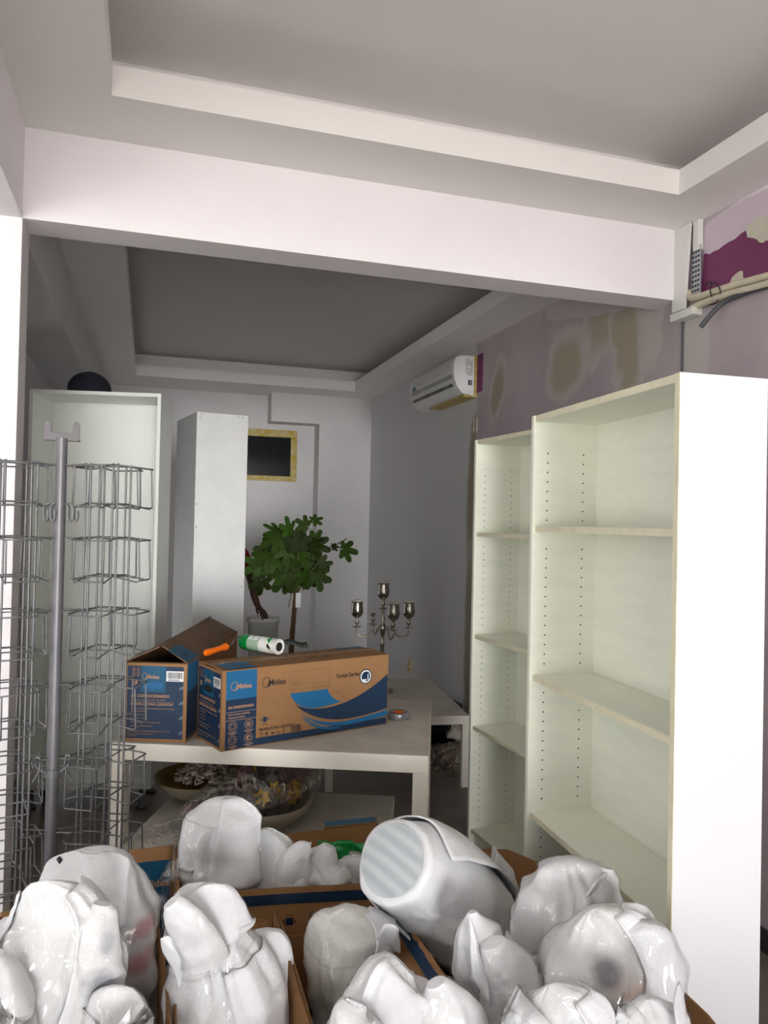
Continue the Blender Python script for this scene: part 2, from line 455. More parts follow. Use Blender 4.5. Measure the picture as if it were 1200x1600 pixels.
wall_layer('putty', [(2.69, 2.706), (2.672, 2.724), (2.63, 2.742), (2.605, 2.738), (2.6, 2.70)], M_['putty'], 0.006, seed=6, parent=wr)

structure('baseboard_right', MB().span((XR - 0.015, -3.0, 0), (XR, YB, 0.09), M_['dark_skirting'], bev=0.004))

# back wall with the stepped box-out on the right, and its masked window
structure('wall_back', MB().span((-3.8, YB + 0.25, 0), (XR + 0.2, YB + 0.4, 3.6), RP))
tb = MB()
tb.prism([(1.24, 2.72), (1.24, 3.3), (XR, 3.3), (XR, 0), (1.77, 0), (1.77, 2.72)], (0, YB, 0), (1, 0, 0), (0, 0, 1), (0, 1, 0), 0.25, RP)
structure('trim_1', tb)
yw = YB + 0.105
wn = thing('window_1', 'dark pane window in the back wall edged with yellow masking tape', 'window', (1.24, YB + 0.24, 2.38)); wn['kind'] = 'structure'
def loc(mb): return mb
wf = MB()
for a, b in (((-0.46, -0.29), (0.33, -0.235)), ((-0.46, 0.195), (0.33, 0.275)), ((0.26, -0.235), (0.33, 0.195)), ((-0.46, -0.235), (-0.40, 0.195))):
    wf.span((a[0], -0.025, a[1]), (b[0], 0.008, b[1]), M_['tape_yellow'], bev=0.004)
build('window_frame', wf, wn)
build('pane', MB().span((-0.41, -0.006, -0.245), (0.265, 0.004, 0.205), M_['window_dark']), wn)

# left: lintel, column, rear side wall
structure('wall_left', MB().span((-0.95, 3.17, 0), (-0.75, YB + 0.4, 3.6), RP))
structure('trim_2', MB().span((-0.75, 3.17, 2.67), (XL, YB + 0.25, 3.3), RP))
structure('trim_3', MB().span((-0.80, -3.0, 2.72), (XL, 3.004, 3.6), W))
structure('trim_4', MB().span((-0.95, 3.004, 0), (XL, 3.17, 3.6), W))
structure('trim_5', MB().span((XL, 3.004, 2.72), (XR, 3.17, 3.6), W))
# the front room goes on to the left of the lintel
structure('wall_partition', MB().span((-3.8, 3.004, 0), (-0.95, 3.17, 3.6), W))
sw = MB()
sw.span((-3.8, -3.0, 0), (-3.6, -2.5, 3.6), W); sw.span((-3.8, 2.2, 0), (-3.6, 3.004, 3.6), W)
sw.span((-3.8, -2.5, 0), (-3.6, 2.2, 0.3), W); sw.span((-3.8, -2.5, 2.75), (-3.6, 2.2, 3.6), W)
structure('wall_outer_left', sw)
sf = MB()
sf.span((-3.8, -3.2, 2.75), (XR + 0.2, -3.0, 3.6), W); sf.span((-3.8, -3.2, 0), (-3.2, -3.0, 2.75), W); sf.span((2.3, -3.2, 0), (XR + 0.2, -3.0, 2.75), W)
structure('wall_front', sf)

# dropped ceilings with raised trays; the slot behind each lip stays open
def tray(name, x0, x1, y0, y1, tx0, tx1, ty0, ty1, zs, m, mup, lip=0.105, up=0.24):
    mb = MB(); t = 0.05
    zt = zs + t
    mb.span((x0, y0, zs), (tx0, y1, zt), m); mb.span((tx1, y0, zs), (x1, y1, zt), m)
    mb.span((tx0, y0, zs), (tx1, ty0, zt), m); mb.span((tx0, ty1, zs), (tx1, y1, zt), m)
    w = 0.03
    mb.span((tx0 - w, ty0 - w, zt), (tx0, ty1 + w, zs + lip), m); mb.span((tx1, ty0 - w, zt), (tx1 + w, ty1 + w, zs + lip), m)
    mb.span((tx0, ty0 - w, zt), (tx1, ty0, zs + lip), m); mb.span((tx0, ty1, zt), (tx1, ty1 + w, zs + lip), m)
    if y1 > 5: mb.span((x0, ty1 + 0.18, zt), (x1, ty1 + 0.2, zs + up), m)
    o = structure(name, mb)
    build('tray_panel', MB().span((x0, y0, zs + up), (x1, y1, zs + up + 0.05), mup), o)
    return o
tray('ceiling', XL, XR, -3.0, 3.004, -0.149, 2.089, -2.4, 2.68, ZS, CP, CP, up=0.30)
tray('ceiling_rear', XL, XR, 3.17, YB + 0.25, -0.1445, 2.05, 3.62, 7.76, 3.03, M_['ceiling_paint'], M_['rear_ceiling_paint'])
structure('ceiling_side', MB().span((-3.8, -3.0, 2.95), (-0.80, 3.004, 3.0), CP))

# ------------------------------------------------------------------ trunking and pipes in the corner of beam and wall
t = thing('cable_trunking', 'white plastic cable trunking hanging loose at the end of the beam', 'trunking', (XR, 2.95, 2.64))
mb = MB()
mb.prism([(0.05, 0.41), (-0.055, 0.405), (-0.025, 0.02), (0.066, 0.022)], (-0.04, 0, 0), (0, 1, 0), (0, 0, 1), (1, 0, 0), 0.012, M_['trunk_white'])
mod_bevel(build('cover', mb, t), 0.002)
build('end_box', MB().span((-0.055, -0.1, -0.025), (-0.003, 0.06, 0.012), M_['trunk_white'], bev=0.006), t)
build('foam_strip', MB().span((-0.03, -0.1, 0.27), (-0.003, -0.06, 0.41), M_['trunk_white'], bev=0.005), t)
pm = MB()
pm.span((-0.022, -0.105, 0.07), (-0.018, -0.052, 0.29), M_['galv'])
for i in range(9):
    for j in range(3):
        pm.span((-0.0235, -0.098 + j * 0.017, 0.085 + i * 0.022), (-0.0215, -0.088 + j * 0.017, 0.095 + i * 0.022), M_['black_plastic'])
build('perforated_strip', pm, t)
build('pipe_clip', MB().tube([(-0.02, -0.085 + 0.012 * math.cos(a), 0.29 + 0.014 * math.sin(a)) for a in [k * math.pi / 5 for k in range(10)]], 0.004, M_['black_plastic'], closed=True), t)

def smooth_path(pts, n=6):
    P = [Vector(p) for p in pts]; out = []
    for i in range(len(P) - 1):
        p0 = P[max(i - 1, 0)]; p1 = P[i]; p2 = P[i + 1]; p3 = P[min(i + 2, len(P) - 1)]
        for k in range(n):
            s = k / n
            out.append(0.5 * ((2 * p1) + (p2 - p0) * s + (2 * p0 - 5 * p1 + 4 * p2 - p3) * s * s + (3 * p1 - p0 - 3 * p2 + p3) * s ** 3))
    out.append(P[-1]); return out
tag(build('insulated_pipe', MB().tube(smooth_path([(2.345, 2.925, 2.74), (2.335, 2.90, 2.705), (2.33, 2.83, 2.692), (2.33, 2.72, 2.688), (2.335, 2.6, 2.682), (2.335, 2.4, 2.664), (2.335, 2.2, 2.655)]), 0.0155, M_['pipe_cream'], 10)),
    'upper cream insulated pipe leaving the trunking along the bare purple strip', 'pipe')
tag(build('insulated_pipe', MB().tube(smooth_path([(2.345, 2.93, 2.655), (2.335, 2.87, 2.656), (2.328, 2.75, 2.655), (2.33, 2.64, 2.652), (2.335, 2.5, 2.64), (2.34, 2.2, 2.62)]), 0.0155, M_['pipe_cream'], 10)),
    'lower cream insulated pipe with the dark hose tied under it', 'pipe')
hp = smooth_path([(2.255, 2.735, 2.525), (2.28, 2.70, 2.575), (2.31, 2.66, 2.618), (2.333, 2.60, 2.632), (2.338, 2.5, 2.632), (2.342, 2.2, 2.61)])
h = tag(build('drain_hose', MB().tube(hp, 0.0115, M_['hose_grey'], 10)), 'dark grey hose end sticking out of the wall chase below cream pipes', 'hose')
build('hose_mouth', MB().tube([hp[0] + Vector((-0.001, 0.001, -0.002)), hp[0] + Vector((0.004, -0.006, 0.01))], 0.0085, M_['black_plastic'], 10), h)
tag(build('cable_loop', MB().tube([(2.31 - 0.012 * math.sin(a * 1.0), 2.715 + 0.028 * math.cos(a), 2.678 + 0.036 * math.sin(a)) for a in [k * math.pi / 10 for k in range(20)]], 0.0028, M_['black_plastic'], 6, closed=True)
      .tube(smooth_path([(2.31, 2.73, 2.71), (2.30, 2.74, 2.725), (2.305, 2.77, 2.72)], 4), 0.004, M_['black_plastic'], 6)),
    'thin black cable looped round the two cream pipes', 'cable')
tag(build('wall_cable', MB().tube([(2.352, 2.975, 2.64), (2.353, 2.978, 2.4), (2.353, 2.98, 1.2), (2.353, 2.98, 0.09)], 0.005, M_['hose_grey'], 6)),
    'thin dark cable running straight down the lilac wall behind bookcase', 'cable')

# ------------------------------------------------------------------ air conditioner
t = thing('air_conditioner', 'white wall air conditioner wrapped in clear film with yellow tape', 'air conditioner', (XR, 5.315, 2.62))
prof = [(0, 0.0), (0, 0.31), (-0.10, 0.312), (-0.165, 0.30), (-0.19, 0.27), (-0.195, 0.2), (-0.188, 0.13), (-0.165, 0.07), (-0.13, 0.03), (-0.08, 0.0)]
L = 1.0
mb = MB().prism(prof, (0, 0, 0), (1, 0, 0), (0, 0, 1), (0, 1, 0), L, M_['ac_white'])
mod_bevel(build('casing', mb, t), 0.006)
build('louvre', MB().prism([(-0.177, 0.075), (-0.190, 0.096), (-0.184, 0.098), (-0.169, 0.079)], (0, 0.06, 0), (1, 0, 0), (0, 0, 1), (0, 1, 0), L - 0.12, M_['black_plastic']), t)
st = MB()
for y0, y1 in ((0.03, 0.36), (0.38, 0.7), (0.72, 0.95)):
    st.prism([(-0.192, 0.135), (-0.1975, 0.165), (-0.1985, 0.165), (-0.194, 0.134)], (0, y0, 0), (1, 0, 0), (0, 0, 1), (0, 1, 0), y1 - y0, M_['ac_grey'])
build('trim_strip', st, t)
build('packing_tape', MB().prism([(-0.028, -0.003), (-0.028, 0.316), (-0.003, 0.316), (-0.003, -0.003)], (0, -0.003, 0), (1, 0, 0), (0, 0, 1), (0, 1, 0), 0.006, M_['tape_yellow'])
      .prism([(-0.11, -0.004), (-0.004, -0.004), (-0.004, 0.001), (-0.11, 0.02)], (0, 0, 0), (1, 0, 0), (0, 0, 1), (0, 1, 0), 0.72, M_['tape_yellow']), t)
build('mounting_plate', MB().span((-0.006, -0.10, 0.03), (-0.001, 0.9, 0.315), M_['paint_purple']), t)
p = Print((-0.03, -0.0005, 0.0), (-1, 0, 0), (0, 0, 1), (0, -1, 0))
p.rect(0.0, 0.05, 0.115, 0.30, M_['label_white']); p.up()
for i in range(4):
    for k in range(9):
        if random.random() < 0.8: p.rect(0.014 + i * 0.014, 0.16 + k * 0.014, 0.022 + i * 0.014, 0.171 + k * 0.014, M_['ac_grey'])
p.rect(0.014, 0.085, 0.046, 0.125, M_['ink_black'])
p.up().rect(0.025, 0.085, 0.03, 0.125, M_['label_white'])
p.build(t, 'rating_label')
p = Print((-0.197, 0.93, 0.17), (0, -1, 0), (0.08, 0, 1), (-1, 0, 0))
p.rect(0, 0, 0.09, 0.10, M_['label_white']); p.up().rect(0.0, 0, 0.09, 0.03, M_['ink_blue']).rect(0.01, 0.045, 0.05, 0.055, M_['ac_grey']).rect(0.01, 0.065, 0.07, 0.075, M_['ac_grey']).rect(0.01, 0.083, 0.04, 0.09, M_['ac_grey'])
p.rect(0.12, 0.03, 0.21, 0.04, M_['ac_grey']).rect(0.12, 0.05, 0.18, 0.056, M_['ac_grey'])
p.build(t, 'energy_label')
fm = MB(); P = []
for i in range(17):
    y = 0.05 + (L - 0.04) * i / 16; row = []
    for j, (x, z) in enumerate(prof[1:]):
        n_ = noise.noise(Vector((y * 9, j * 1.3, 3.1))) * 0.006
        row.append((x - 0.012 - n_ if j else x, y, z + (0.01 if z > 0.2 else -0.01) + n_))
    P.append(row)
build('plastic_film', fm.grid(P, M_['film']), t)

# wall socket and small boxes
t = thing('wall_socket', 'small wall socket edged with yellow tape low on the grey wall', 'socket', (XR, 6.72, 0.35))
build('face_plate', MB().span((-0.012, -0.05, -0.05), (0, 0.03, 0.05), M_['socket_white'], bev=0.004), t)
build('tape', MB().span((-0.014, -0.055, -0.06), (-0.001, -0.015, 0.06), M_['tape_yellow'], bev=0.002).span((-0.014, -0.015, -0.06), (-0.001, 0.035, -0.04), M_['tape_yellow'], bev=0.002), t)
t2 = MB()
t2.tube([(XR - 0.002, 5.30, 2.36), (XR - 0.003, 5.30, 2.46), (XR - 0.003, 5.36, 2.46), (XR - 0.002, 5.36, 2.36)], 0.004, M_['putty'], 6)
build('filled_slot', t2, wr)

# ------------------------------------------------------------------ bookcases
def bookcase(label, loc, rz, w, h, d, shelves, seed):
    """front edge runs from local x=0 to x=w along local x; y goes into the case"""
    t = thing('bookcase', label, 'bookcase', loc, rz)
    e = 0.02; LM = M_['laminate']; ED = M_['laminate_edge']
    for nm, x0 in (('side_panel', 0), ('side_panel', w - e)):
        s_ = MB().span((x0, 0, 0), (x0 + e, d, h), M_['laminate_white'] if x0 else LM)
        o = build(nm, s_, t)
        build('edge_band', MB().span((x0 + 0.001, -0.0015, 0), (x0 + e - 0.001, 0.0, h), ED if x0 else LM), o)
    tp = build('top_panel', MB().span((e, 0.004, h - e), (w - e, d, h), LM), t)
    build('edge_band', MB().span((e, 0.0025, h - e + 0.001), (w - e, 0.004, h - 0.001), ED), tp)
    build('back_panel', MB().span((e, d - 0.008, 0.02), (w - e, d - 0.002, h - e), LM), t)
    for i, (z, sag) in enumerate(shelves):
        o = build('shelf', MB().span((e, 0.012, z - e), (w - e, d - 0.01, z), LM), t)
        build('edge_band', MB().span((e, 0.0095, z - e + 0.001), (w - e, 0.012, z - 0.001), ED), o)
    build('plinth', MB().span((e, 0.03, 0), (w - e, 0.045, shelves[-1][0] - e), LM), t)
    ph = MB()
    for side in (e + 0.0006, w - e - 0.0006):
        for yy in (0.05, d - 0.06):
            z = 0.2
            while z < h - 0.12:
                if all(not (zz - 0.05 < z < zz + 0.02) for zz, _ in shelves):
                    ph.tube([(side - 0.0006, yy, z), (side + 0.0006, yy, z)], 0.0026, M_['dark_hole'], 6)
                z += 0.032
    build('pin_holes', ph, t)['kind'] = 'stuff'
    return t
# local x axis points towards the camera along the wall, y into the case (towards the wall)
ang = math.atan2(1.504 - 2.308, 1.187 - 1.228)
b1 = bookcase('white bookcase nearest the camera, its broad plain side panel facing out', (1.228, 2.308, 0), ang, 0.803, 2.02, 0.242,
              [(1.652, 0), (1.157, 0), (0.703, 0), (0.10, 0)], 1)
ang = math.atan2(2.975 - 3.48, 1.576 - 1.538)
b2 = bookcase('white open bookcase standing behind and left of the nearer one', (1.538, 3.48, 0), ang, 0.80, 2.07, 0.262,
              [(1.614, 0), (1.113, 0), (0.667, 0), (0.164, 0)], 2)
# ------------------------------------------------------------------ tables
def table(name, label, loc, rz, w, d, h, th, leg, mtop, mside, group=None):
    """front left corner at loc, x along the front, y away"""
    t = thing(name, label, 'table', loc, rz, group)
    tp = build('tabletop', MB().span((0, 0, h - th), (w, d, h), mside, bev=0.003), t)
    build('top_surface', MB().span((0.002, 0.002, h - 0.001), (w - 0.002, d - 0.002, h + 0.0008), mtop), tp)
    for x in (0, w - leg):
        for y in (0, d - leg):
            build('leg', MB().span((x, y, 0), (x + leg, y + leg, h - th), mside, bev=0.003), t)
    return t
a1 = math.atan2(2.817 - 3.287, 1.076 + 0.122)
table('table', 'white thick-edged table carrying the two closed carton boxes', (-0.122, 3.287, 0), a1, 1.287, 0.945, 0.74, 0.068, 0.062, M_['dusty_top'], M_['table_white'])
table('low_table', 'low grey table pushed under the white table, wrapped flowers on it', (-0.10, 2.99, 0), a1, 1.0, 0.77, 0.40, 0.045, 0.05, M_['low_top'], M_['table_white'])
a2 = math.atan2(4.55 - 5.566, 1.982 - 2.123) + math.pi / 2
table('low_table', 'low white table by the right wall with rubble under it', (1.077, 4.575, 0), R(-8), 0.90, 1.13, 0.45, 0.055, 0.045, M_['dusty_top'], M_['table_white'])

# ------------------------------------------------------------------ cartons on the table
KR, KI, NV, BL, TL_, BK, IK, LW = (M_[k] for k in ('kraft', 'kraft_inner', 'ink_navy', 'ink_blue', 'ink_teal', 'ink_black', 'ink_kraft', 'label_white'))
def end_print(w, h, O, U, V, N, parent, slot_dark, seed):
    p = Print(O, U, V, N)
    p.rect(0.012, 0.012, w - 0.014, h - 0.012, NV); p.up()
    p.rect(w * 0.27, h * 0.63, w * 0.66, h * 0.965, TL_); p.up()
    p.poly([(w * 0.30 + (w * 0.32) * (0.5 + 0.5 * math.copysign(abs(math.cos(a)) ** 0.5, math.cos(a))), h * 0.715 + 0.014 * math.copysign(abs(math.sin(a)) ** 0.7, math.sin(a))) for a in [k * math.pi / 12 for k in range(24)]],
           M_['dark_hole'] if slot_dark else BL); p.up()
    p.logo(w * 0.29, h * 0.80, 0.022, IK)
    p.rect(w * 0.67, h * 0.775, w * 0.945, h * 0.905, LW); p.up()
    p.barcode(w * 0.69, h * 0.81, w * 0.93, h * 0.89, BK, seed)
    for k in range(8): p.rect(w * 0.70 + k * 0.006, h * 0.785, w * 0.70 + k * 0.006 + 0.004, h * 0.80, BK)
    u = w * 0.11
    for txt, v, s_, b_ in (('AR CONDICIONADO', 0.565, 0.0165, 0.0004), ('Unidade interna: embalagem 840 x 270 x 340mm', 0.525, 0.0072, 0), ('MSAFB-22CRN1-QRD0GW', 0.462, 0.0150, 0.0002),
                           ('Componentes para descarregamento para produção', 0.415, 0.0085, 0), ('de ar condicionado', 0.38, 0.0085, 0), ('Peso líquido:  10 kg', 0.335, 0.0085, 0), ('Peso bruto:  12 kg', 0.29, 0.0085, 0),
                           ('Para proteger: 220 volts~50Hz 1Ph', 0.235, 0.0085, 0), ('FABRICADO NA CHINA', 0.19, 0.0085, 0), ('GD Midea Air-Conditioning Equipment Co., Ltd.', 0.125, 0.0088, 0), ('Beijiao, Shunde, Foshan, Guangdong, China', 0.09, 0.0062, 0), ('Tel: 0757-1234', 0.065, 0.0062, 0)):
        p.text(txt, u if v > 0.15 else w * 0.07, h * v, s_, IK, b_)
    p.rect(u, h * 0.505, w * 0.8, h * 0.508, IK)
    for cx, cy in ((0.15, 0.915), (0.22, 0.915), (0.15, 0.855), (0.22, 0.855)):
        p.frame(w * cx - 0.005, h * cy - 0.007, w * cx + 0.005, h * cy + 0.007, 0.0018, IK)
    p.ring(w * 0.165, h * 0.755, 0.011, 0.004, IK); p.rect(w * 0.12, h * 0.75, w * 0.215, h * 0.762, IK)
    for k in range(5):
        v = h * (0.1 + k * 0.19)
        for dd in (0, 0.008): p.poly([(w * 0.885 + dd, v), (w * 0.89 + dd, v), (w * 0.925 + dd, v + 0.014), (w * 0.92 + dd, v + 0.014)], LW)
    return p.build(parent)

def carton_shell(t, w, d, h, th=0.006, m=KR, mi=KI, top=False):
    """carton with local x 0..w, y 0..d: four wall panels and a bottom"""
    def panel(a, b):
        return build('panel', MB().span(a, b, m, bev=0.0015), t)
    P = [panel((0, 0, 0), (w, th, h)), panel((0, d - th, 0), (w, d, h)), panel((0, th, 0), (th, d - th, h)), panel((w - th, th, 0), (w, d - th, h))]
    build('bottom_panel', MB().span((th, th, 0), (w - th, d - th, th), m), t)
    return P

# left carton, its lid flaps raised into a tent
a = math.atan2(-0.327, 0.945)
ct = thing('carton', 'cardboard appliance box with raised lid flaps, left of the long one', 'box', (-0.073, 3.295, 0.7415), a, 'appliance cartons on the white table')
cw, cd, ch = 0.257, 0.90, 0.318
P4 = carton_shell(ct, cw, cd, ch, m=KR)
end_print(cw, ch, (0, -0.0004, 0), (1, 0, 0), (0, 0, 1), (0, -1, 0), P4[0], False, 3)
p = Print((cw + 0.0004, 0, 0), (0, 1, 0), (0, 0, 1), (1, 0, 0))
p.rect(0.004, ch * 0.64, 0.16, ch - 0.002, BL).rect(0.004, 0.012, 0.16, ch * 0.64, NV);p.build(P4[3])
fl = MB(); KD = M_['kraft_dull']
def flap_prism(parent, pts, m, th=0.005, name='flap'):
    """quad flap given by four corners"""
    A = [Vector(q) for q in pts]; n = (A[1] - A[0]).cross(A[3] - A[0]).normalized() * th
    mb = MB().add(A + [q + n for q in A], [(3, 2, 1, 0), (4, 5, 6, 7), (0, 1, 5, 4), (1, 2, 6, 5), (2, 3, 7, 6), (3, 0, 4, 7)], m)
    return build(name, mb, parent)
rf = flap_prism(ct, [(cw, 0, ch), (cw, cd, ch), (cw * 0.40, cd, ch + 0.075), (cw * 0.50, 0.06, ch + 0.06)], KD)
p = Print((cw, 0, ch), (0, 1, 0), (-0.88, 0, 0.47), (0.47, 0, 0.88)); p.k = 16
p.rect(0.005, 0.004, 0.17, 0.10, TL_); p.up().logo(0.03, 0.03, 0.03, M_['ink_navy'])
p.build(rf)
flap_prism(ct, [(0, cd, ch), (0, 0, ch), (cw * 0.50, 0.04, ch + 0.058), (cw * 0.46, cd, ch + 0.082)], KD)
flap_prism(ct, [(0.01, 0.02, ch - 0.004), (cw - 0.01, 0.02, ch - 0.004), (cw - 0.02, 0.13, ch - 0.035), (0.02, 0.13, ch - 0.035)], KD)
flap_prism(ct, [(0.01, cd - 0.02, ch - 0.004), (cw - 0.01, cd - 0.02, ch - 0.004), (cw - 0.02, cd - 0.13, ch + 0.02), (0.02, cd - 0.13, ch + 0.02)], KD)

# long carton, taped shut
a = math.atan2(0.258, 0.763)
bt = thing('carton', 'long cardboard air conditioner box lying closed on the white table', 'box', (0.296, 3.049, 0.7415), a, 'appliance cartons on the white table')
w, d, h = 0.805, 0.245, 0.312
P4 = carton_shell(bt, w, d, h)
p = Print((0, -0.0004, 0), (1, 0, 0), (0, 0, 1), (0, -1, 0))
X = lambda u: u * w
Y = lambda v: (1 - v) * h
p.rect(X(0.02), Y(0.985), X(0.185), Y(0.36), NV).rect(X(0.02), Y(0.36), X(0.185), Y(0.0), BL)
p.rect(X(0.185), Y(0.985), X(0.992), Y(0.895), NV); p.up()
def bez(p0, p1, p2, p3, n=14):
    return [((1 - t) ** 3 * p0[0] + 3 * (1 - t) ** 2 * t * p1[0] + 3 * (1 - t) * t * t * p2[0] + t ** 3 * p3[0],
             (1 - t) ** 3 * p0[1] + 3 * (1 - t) ** 2 * t * p1[1] + 3 * (1 - t) * t * t * p2[1] + t ** 3 * p3[1]) for t in [k / n for k in range(n + 1)]]
def strip(top, bot, m):
    vs = []; 
    for A, B_ in zip(top, bot): vs += [p.P(X(A[0]), Y(A[1])), p.P(X(B_[0]), Y(B_[1]))]
    p.mb.add(vs, [(2 * i, 2 * i + 2, 2 * i + 3, 2 * i + 1) for i in range(len(top) - 1)], m)
# light blue leaf, navy sweep, two light blue waves
strip(bez((0.375, 0.375), (0.46, 0.38), (0.53, 0.38), (0.60, 0.375)) + bez((0.60, 0.375), (0.61, 0.47), (0.65, 0.55), (0.69, 0.575))[1:],
      bez((0.375, 0.38), (0.40, 0.54), (0.46, 0.60), (0.52, 0.615)) + bez((0.52, 0.615), (0.58, 0.615), (0.64, 0.60), (0.69, 0.577))[1:], BL)
strip(bez((0.395, 0.50), (0.45, 0.64), (0.62, 0.70), (0.80, 0.53), 20) + bez((0.80, 0.53), (0.87, 0.46), (0.94, 0.37), (0.995, 0.27), 10)[1:],
      bez((0.40, 0.51), (0.47, 0.72), (0.62, 0.86), (0.80, 0.82), 20) + bez((0.80, 0.82), (0.87, 0.81), (0.94, 0.79), (0.995, 0.76), 10)[1:], NV)
strip(bez((0.425, 0.62), (0.50, 0.80), (0.63, 0.89), (0.80, 0.845), 20) + bez((0.80, 0.845), (0.87, 0.83), (0.94, 0.81), (0.995, 0.785), 10)[1:],
      bez((0.43, 0.63), (0.52, 0.87), (0.64, 0.93), (0.80, 0.905), 20) + bez((0.80, 0.905), (0.87, 0.895), (0.94, 0.885), (0.995, 0.872), 10)[1:], BL)
strip(bez((0.445, 0.69), (0.50, 0.83), (0.58, 0.91), (0.68, 0.925), 14), bez((0.447, 0.70), (0.49, 0.85), (0.56, 0.95), (0.68, 0.938), 14), BL)
p.up()
p.logo(X(0.048), Y(0.235), 0.028, IK)
p.logo(X(0.218), Y(0.24), 0.0335, BK)
p.text('AR CONDICIONADO', X(0.033), Y(0.475), 0.0142, IK, 0.0005, 0.80)
p.rect(X(0.02), Y(0.522), X(0.185), Y(0.517), IK).rect(X(0.02), Y(0.625), X(0.185), Y(0.620), IK)
p.text('SPLIT HI-WALL INVERTER', X(0.033), Y(0.56), 0.0082, IK, 0.0002); p.text('UNIDADE INTERNA', X(0.033), Y(0.60), 0.0082, IK, 0.0002)
for cx, cy in ((0.058, 0.70), (0.145, 0.695), (0.058, 0.875), (0.145, 0.87)):
    p.ring(X(cx), Y(cy), 0.0185, 0.0018, IK)
    p.ring(X(cx), Y(cy), 0.0105, 0.0018, IK, sq=0.95)
    p.rect(X(cx) - 0.02, Y(cy + 0.082), X(cx) + 0.02, Y(cy + 0.074), IK).rect(X(cx) - 0.012, Y(cy + 0.10), X(cx) + 0.012, Y(cy + 0.092), IK)
p.ring(X(0.145), Y(0.87), 0.009, 0.005, IK, 40, 300); p.ring(X(0.145), Y(0.695), 0.006, 0.003, IK)
p.frame(X(0.372), Y(0.345), X(0.615), Y(0.085), 0.0014, M_['kraft_dull']); p.frame(X(0.382), Y(0.325), X(0.607), Y(0.265), 0.0014, M_['kraft_dull'])
p.text('Modelo:', X(0.388), Y(0.245), 0.008, BK)
p.text('Forest Series', X(0.655), Y(0.245), 0.026, BK, 0.0005, 0.86)
p.disc(X(0.845), Y(0.27), 0.033, NV, 28); p.up().disc(X(0.845), Y(0.27), 0.0285, LW, 28); p.up().disc(X(0.845), Y(0.27), 0.0225, NV, 24)
p.up().text('1', X(0.848), Y(0.32), 0.036, LW, 0.0006); p.rect(X(0.824), Y(0.335), X(0.848), Y(0.305), LW)
for cx, cy, r in ((0.665, 0.44, 0.011), (0.70, 0.51, 0.014), (0.425, 0.815, 0.010)):
    for k in range(3):
        a_ = R(60 * k + 10); du, dv = math.cos(a_) * r, math.sin(a_) * r; e_ = 0.0008
        p.poly([(X(cx) - du - dv * 0.06, Y(cy) - dv + du * 0.06), (X(cx) - du + dv * 0.06, Y(cy) - dv - du * 0.06), (X(cx) + du + dv * 0.06, Y(cy) + dv - du * 0.06), (X(cx) + du - dv * 0.06, Y(cy) + dv + du * 0.06)], M_['kraft_dull'])
p.rect(X(0.222), Y(0.70), X(0.243), Y(0.635), NV).disc(X(0.212), Y(0.668), 0.0035, NV, 8).disc(X(0.254), Y(0.668), 0.0035, NV, 8).rect(X(0.218), Y(0.735), X(0.25), Y(0.728), BK)
p.text('MSAFB-22CRN1-QRD0GW', X(0.203), Y(0.81), 0.0158, BK, 0.0003, 0.85)
p.barcode(X(0.385), Y(0.885), X(0.445), Y(0.80), BK, 11)
for k, sh in enumerate('fgudt'):
    u = X(0.205 + 0.032 * k); v = Y(0.905)
    if k == 0: p.frame(u, v, u + 0.013, v + 0.022, 0.002, BK)
    elif k == 1: p.rect(u + 0.005, v, u + 0.007, v + 0.012, BK).rect(u + 0.002, v + 0.011, u + 0.010, v + 0.022, BK)
    elif k == 2: p.poly([(u - 0.001, v + 0.011), (u + 0.016, v + 0.011), (u + 0.011, v + 0.018), (u + 0.004, v + 0.018)], BK).rect(u + 0.007, v + 0.003, u + 0.0085, v + 0.011, BK)
    elif k == 3: p.ring(u + 0.007, v + 0.010, 0.009, 0.002, BK, 0, 360, 7)
    else: p.rect(u + 0.004, v, u + 0.009, v + 0.008, BK).rect(u + 0.004, v + 0.012, u + 0.009, v + 0.022, BK)
p.build(P4[0])
end_print(d, h, (-0.0004, d, 0), (0, -1, 0), (0, 0, 1), (-1, 0, 0), P4[2], True, 4)
# lid: two long flaps meeting along a taped seam
l1 = flap_prism(bt, [(0.0, 0.0, h), (w, 0.0, h), (w, d * 0.492, h + 0.004), (0.0, d * 0.492, h + 0.006)], KR, 0.004)
l2 = flap_prism(bt, [(0.0, d * 0.508, h + 0.007), (w, d * 0.508, h + 0.006), (w, d, h), (0.0, d, h)], KR, 0.004)
p = Print((0, 0, h + 0.0065), (1, 0, 0), (0, 1, 0.03), (0, 0, 1)); p.k = 2
p.rect(0.02, 0.003, 0.15, d * 0.485, BL); p.up().logo(0.05, 0.05, 0.024, NV); p.rect(0.5, 0.05, 0.53, 0.08, M_['kraft_dull']).rect(0.42, 0.05, 0.47, 0.08, M_['kraft_dull']); p.build(l1)
p = Print((0, 0, h + 0.0115), (1, 0, 0), (0, 1, -0.03), (0, 0, 1)); p.k = 2
p.rect(0.66, d * 0.60, 0.80, d * 0.99, BL); p.build(l2)
tp = MB(); row = []
for i in range(30):
    x = -0.06 + (w + 0.12) * i / 29
    zz = h + 0.0125 + 0.0012 * math.sin(i * 1.9)
    if x < 0: zz, x = h + 0.012 + x, -0.003
    if x > w: zz, x = h + 0.012 - (x - w), w + 0.003
    row.append([(x, d * 0.5 - 0.024, zz), (x, d * 0.5 + 0.024, zz)])
build('packing_tape', tp.grid(row, M_['film']), bt)

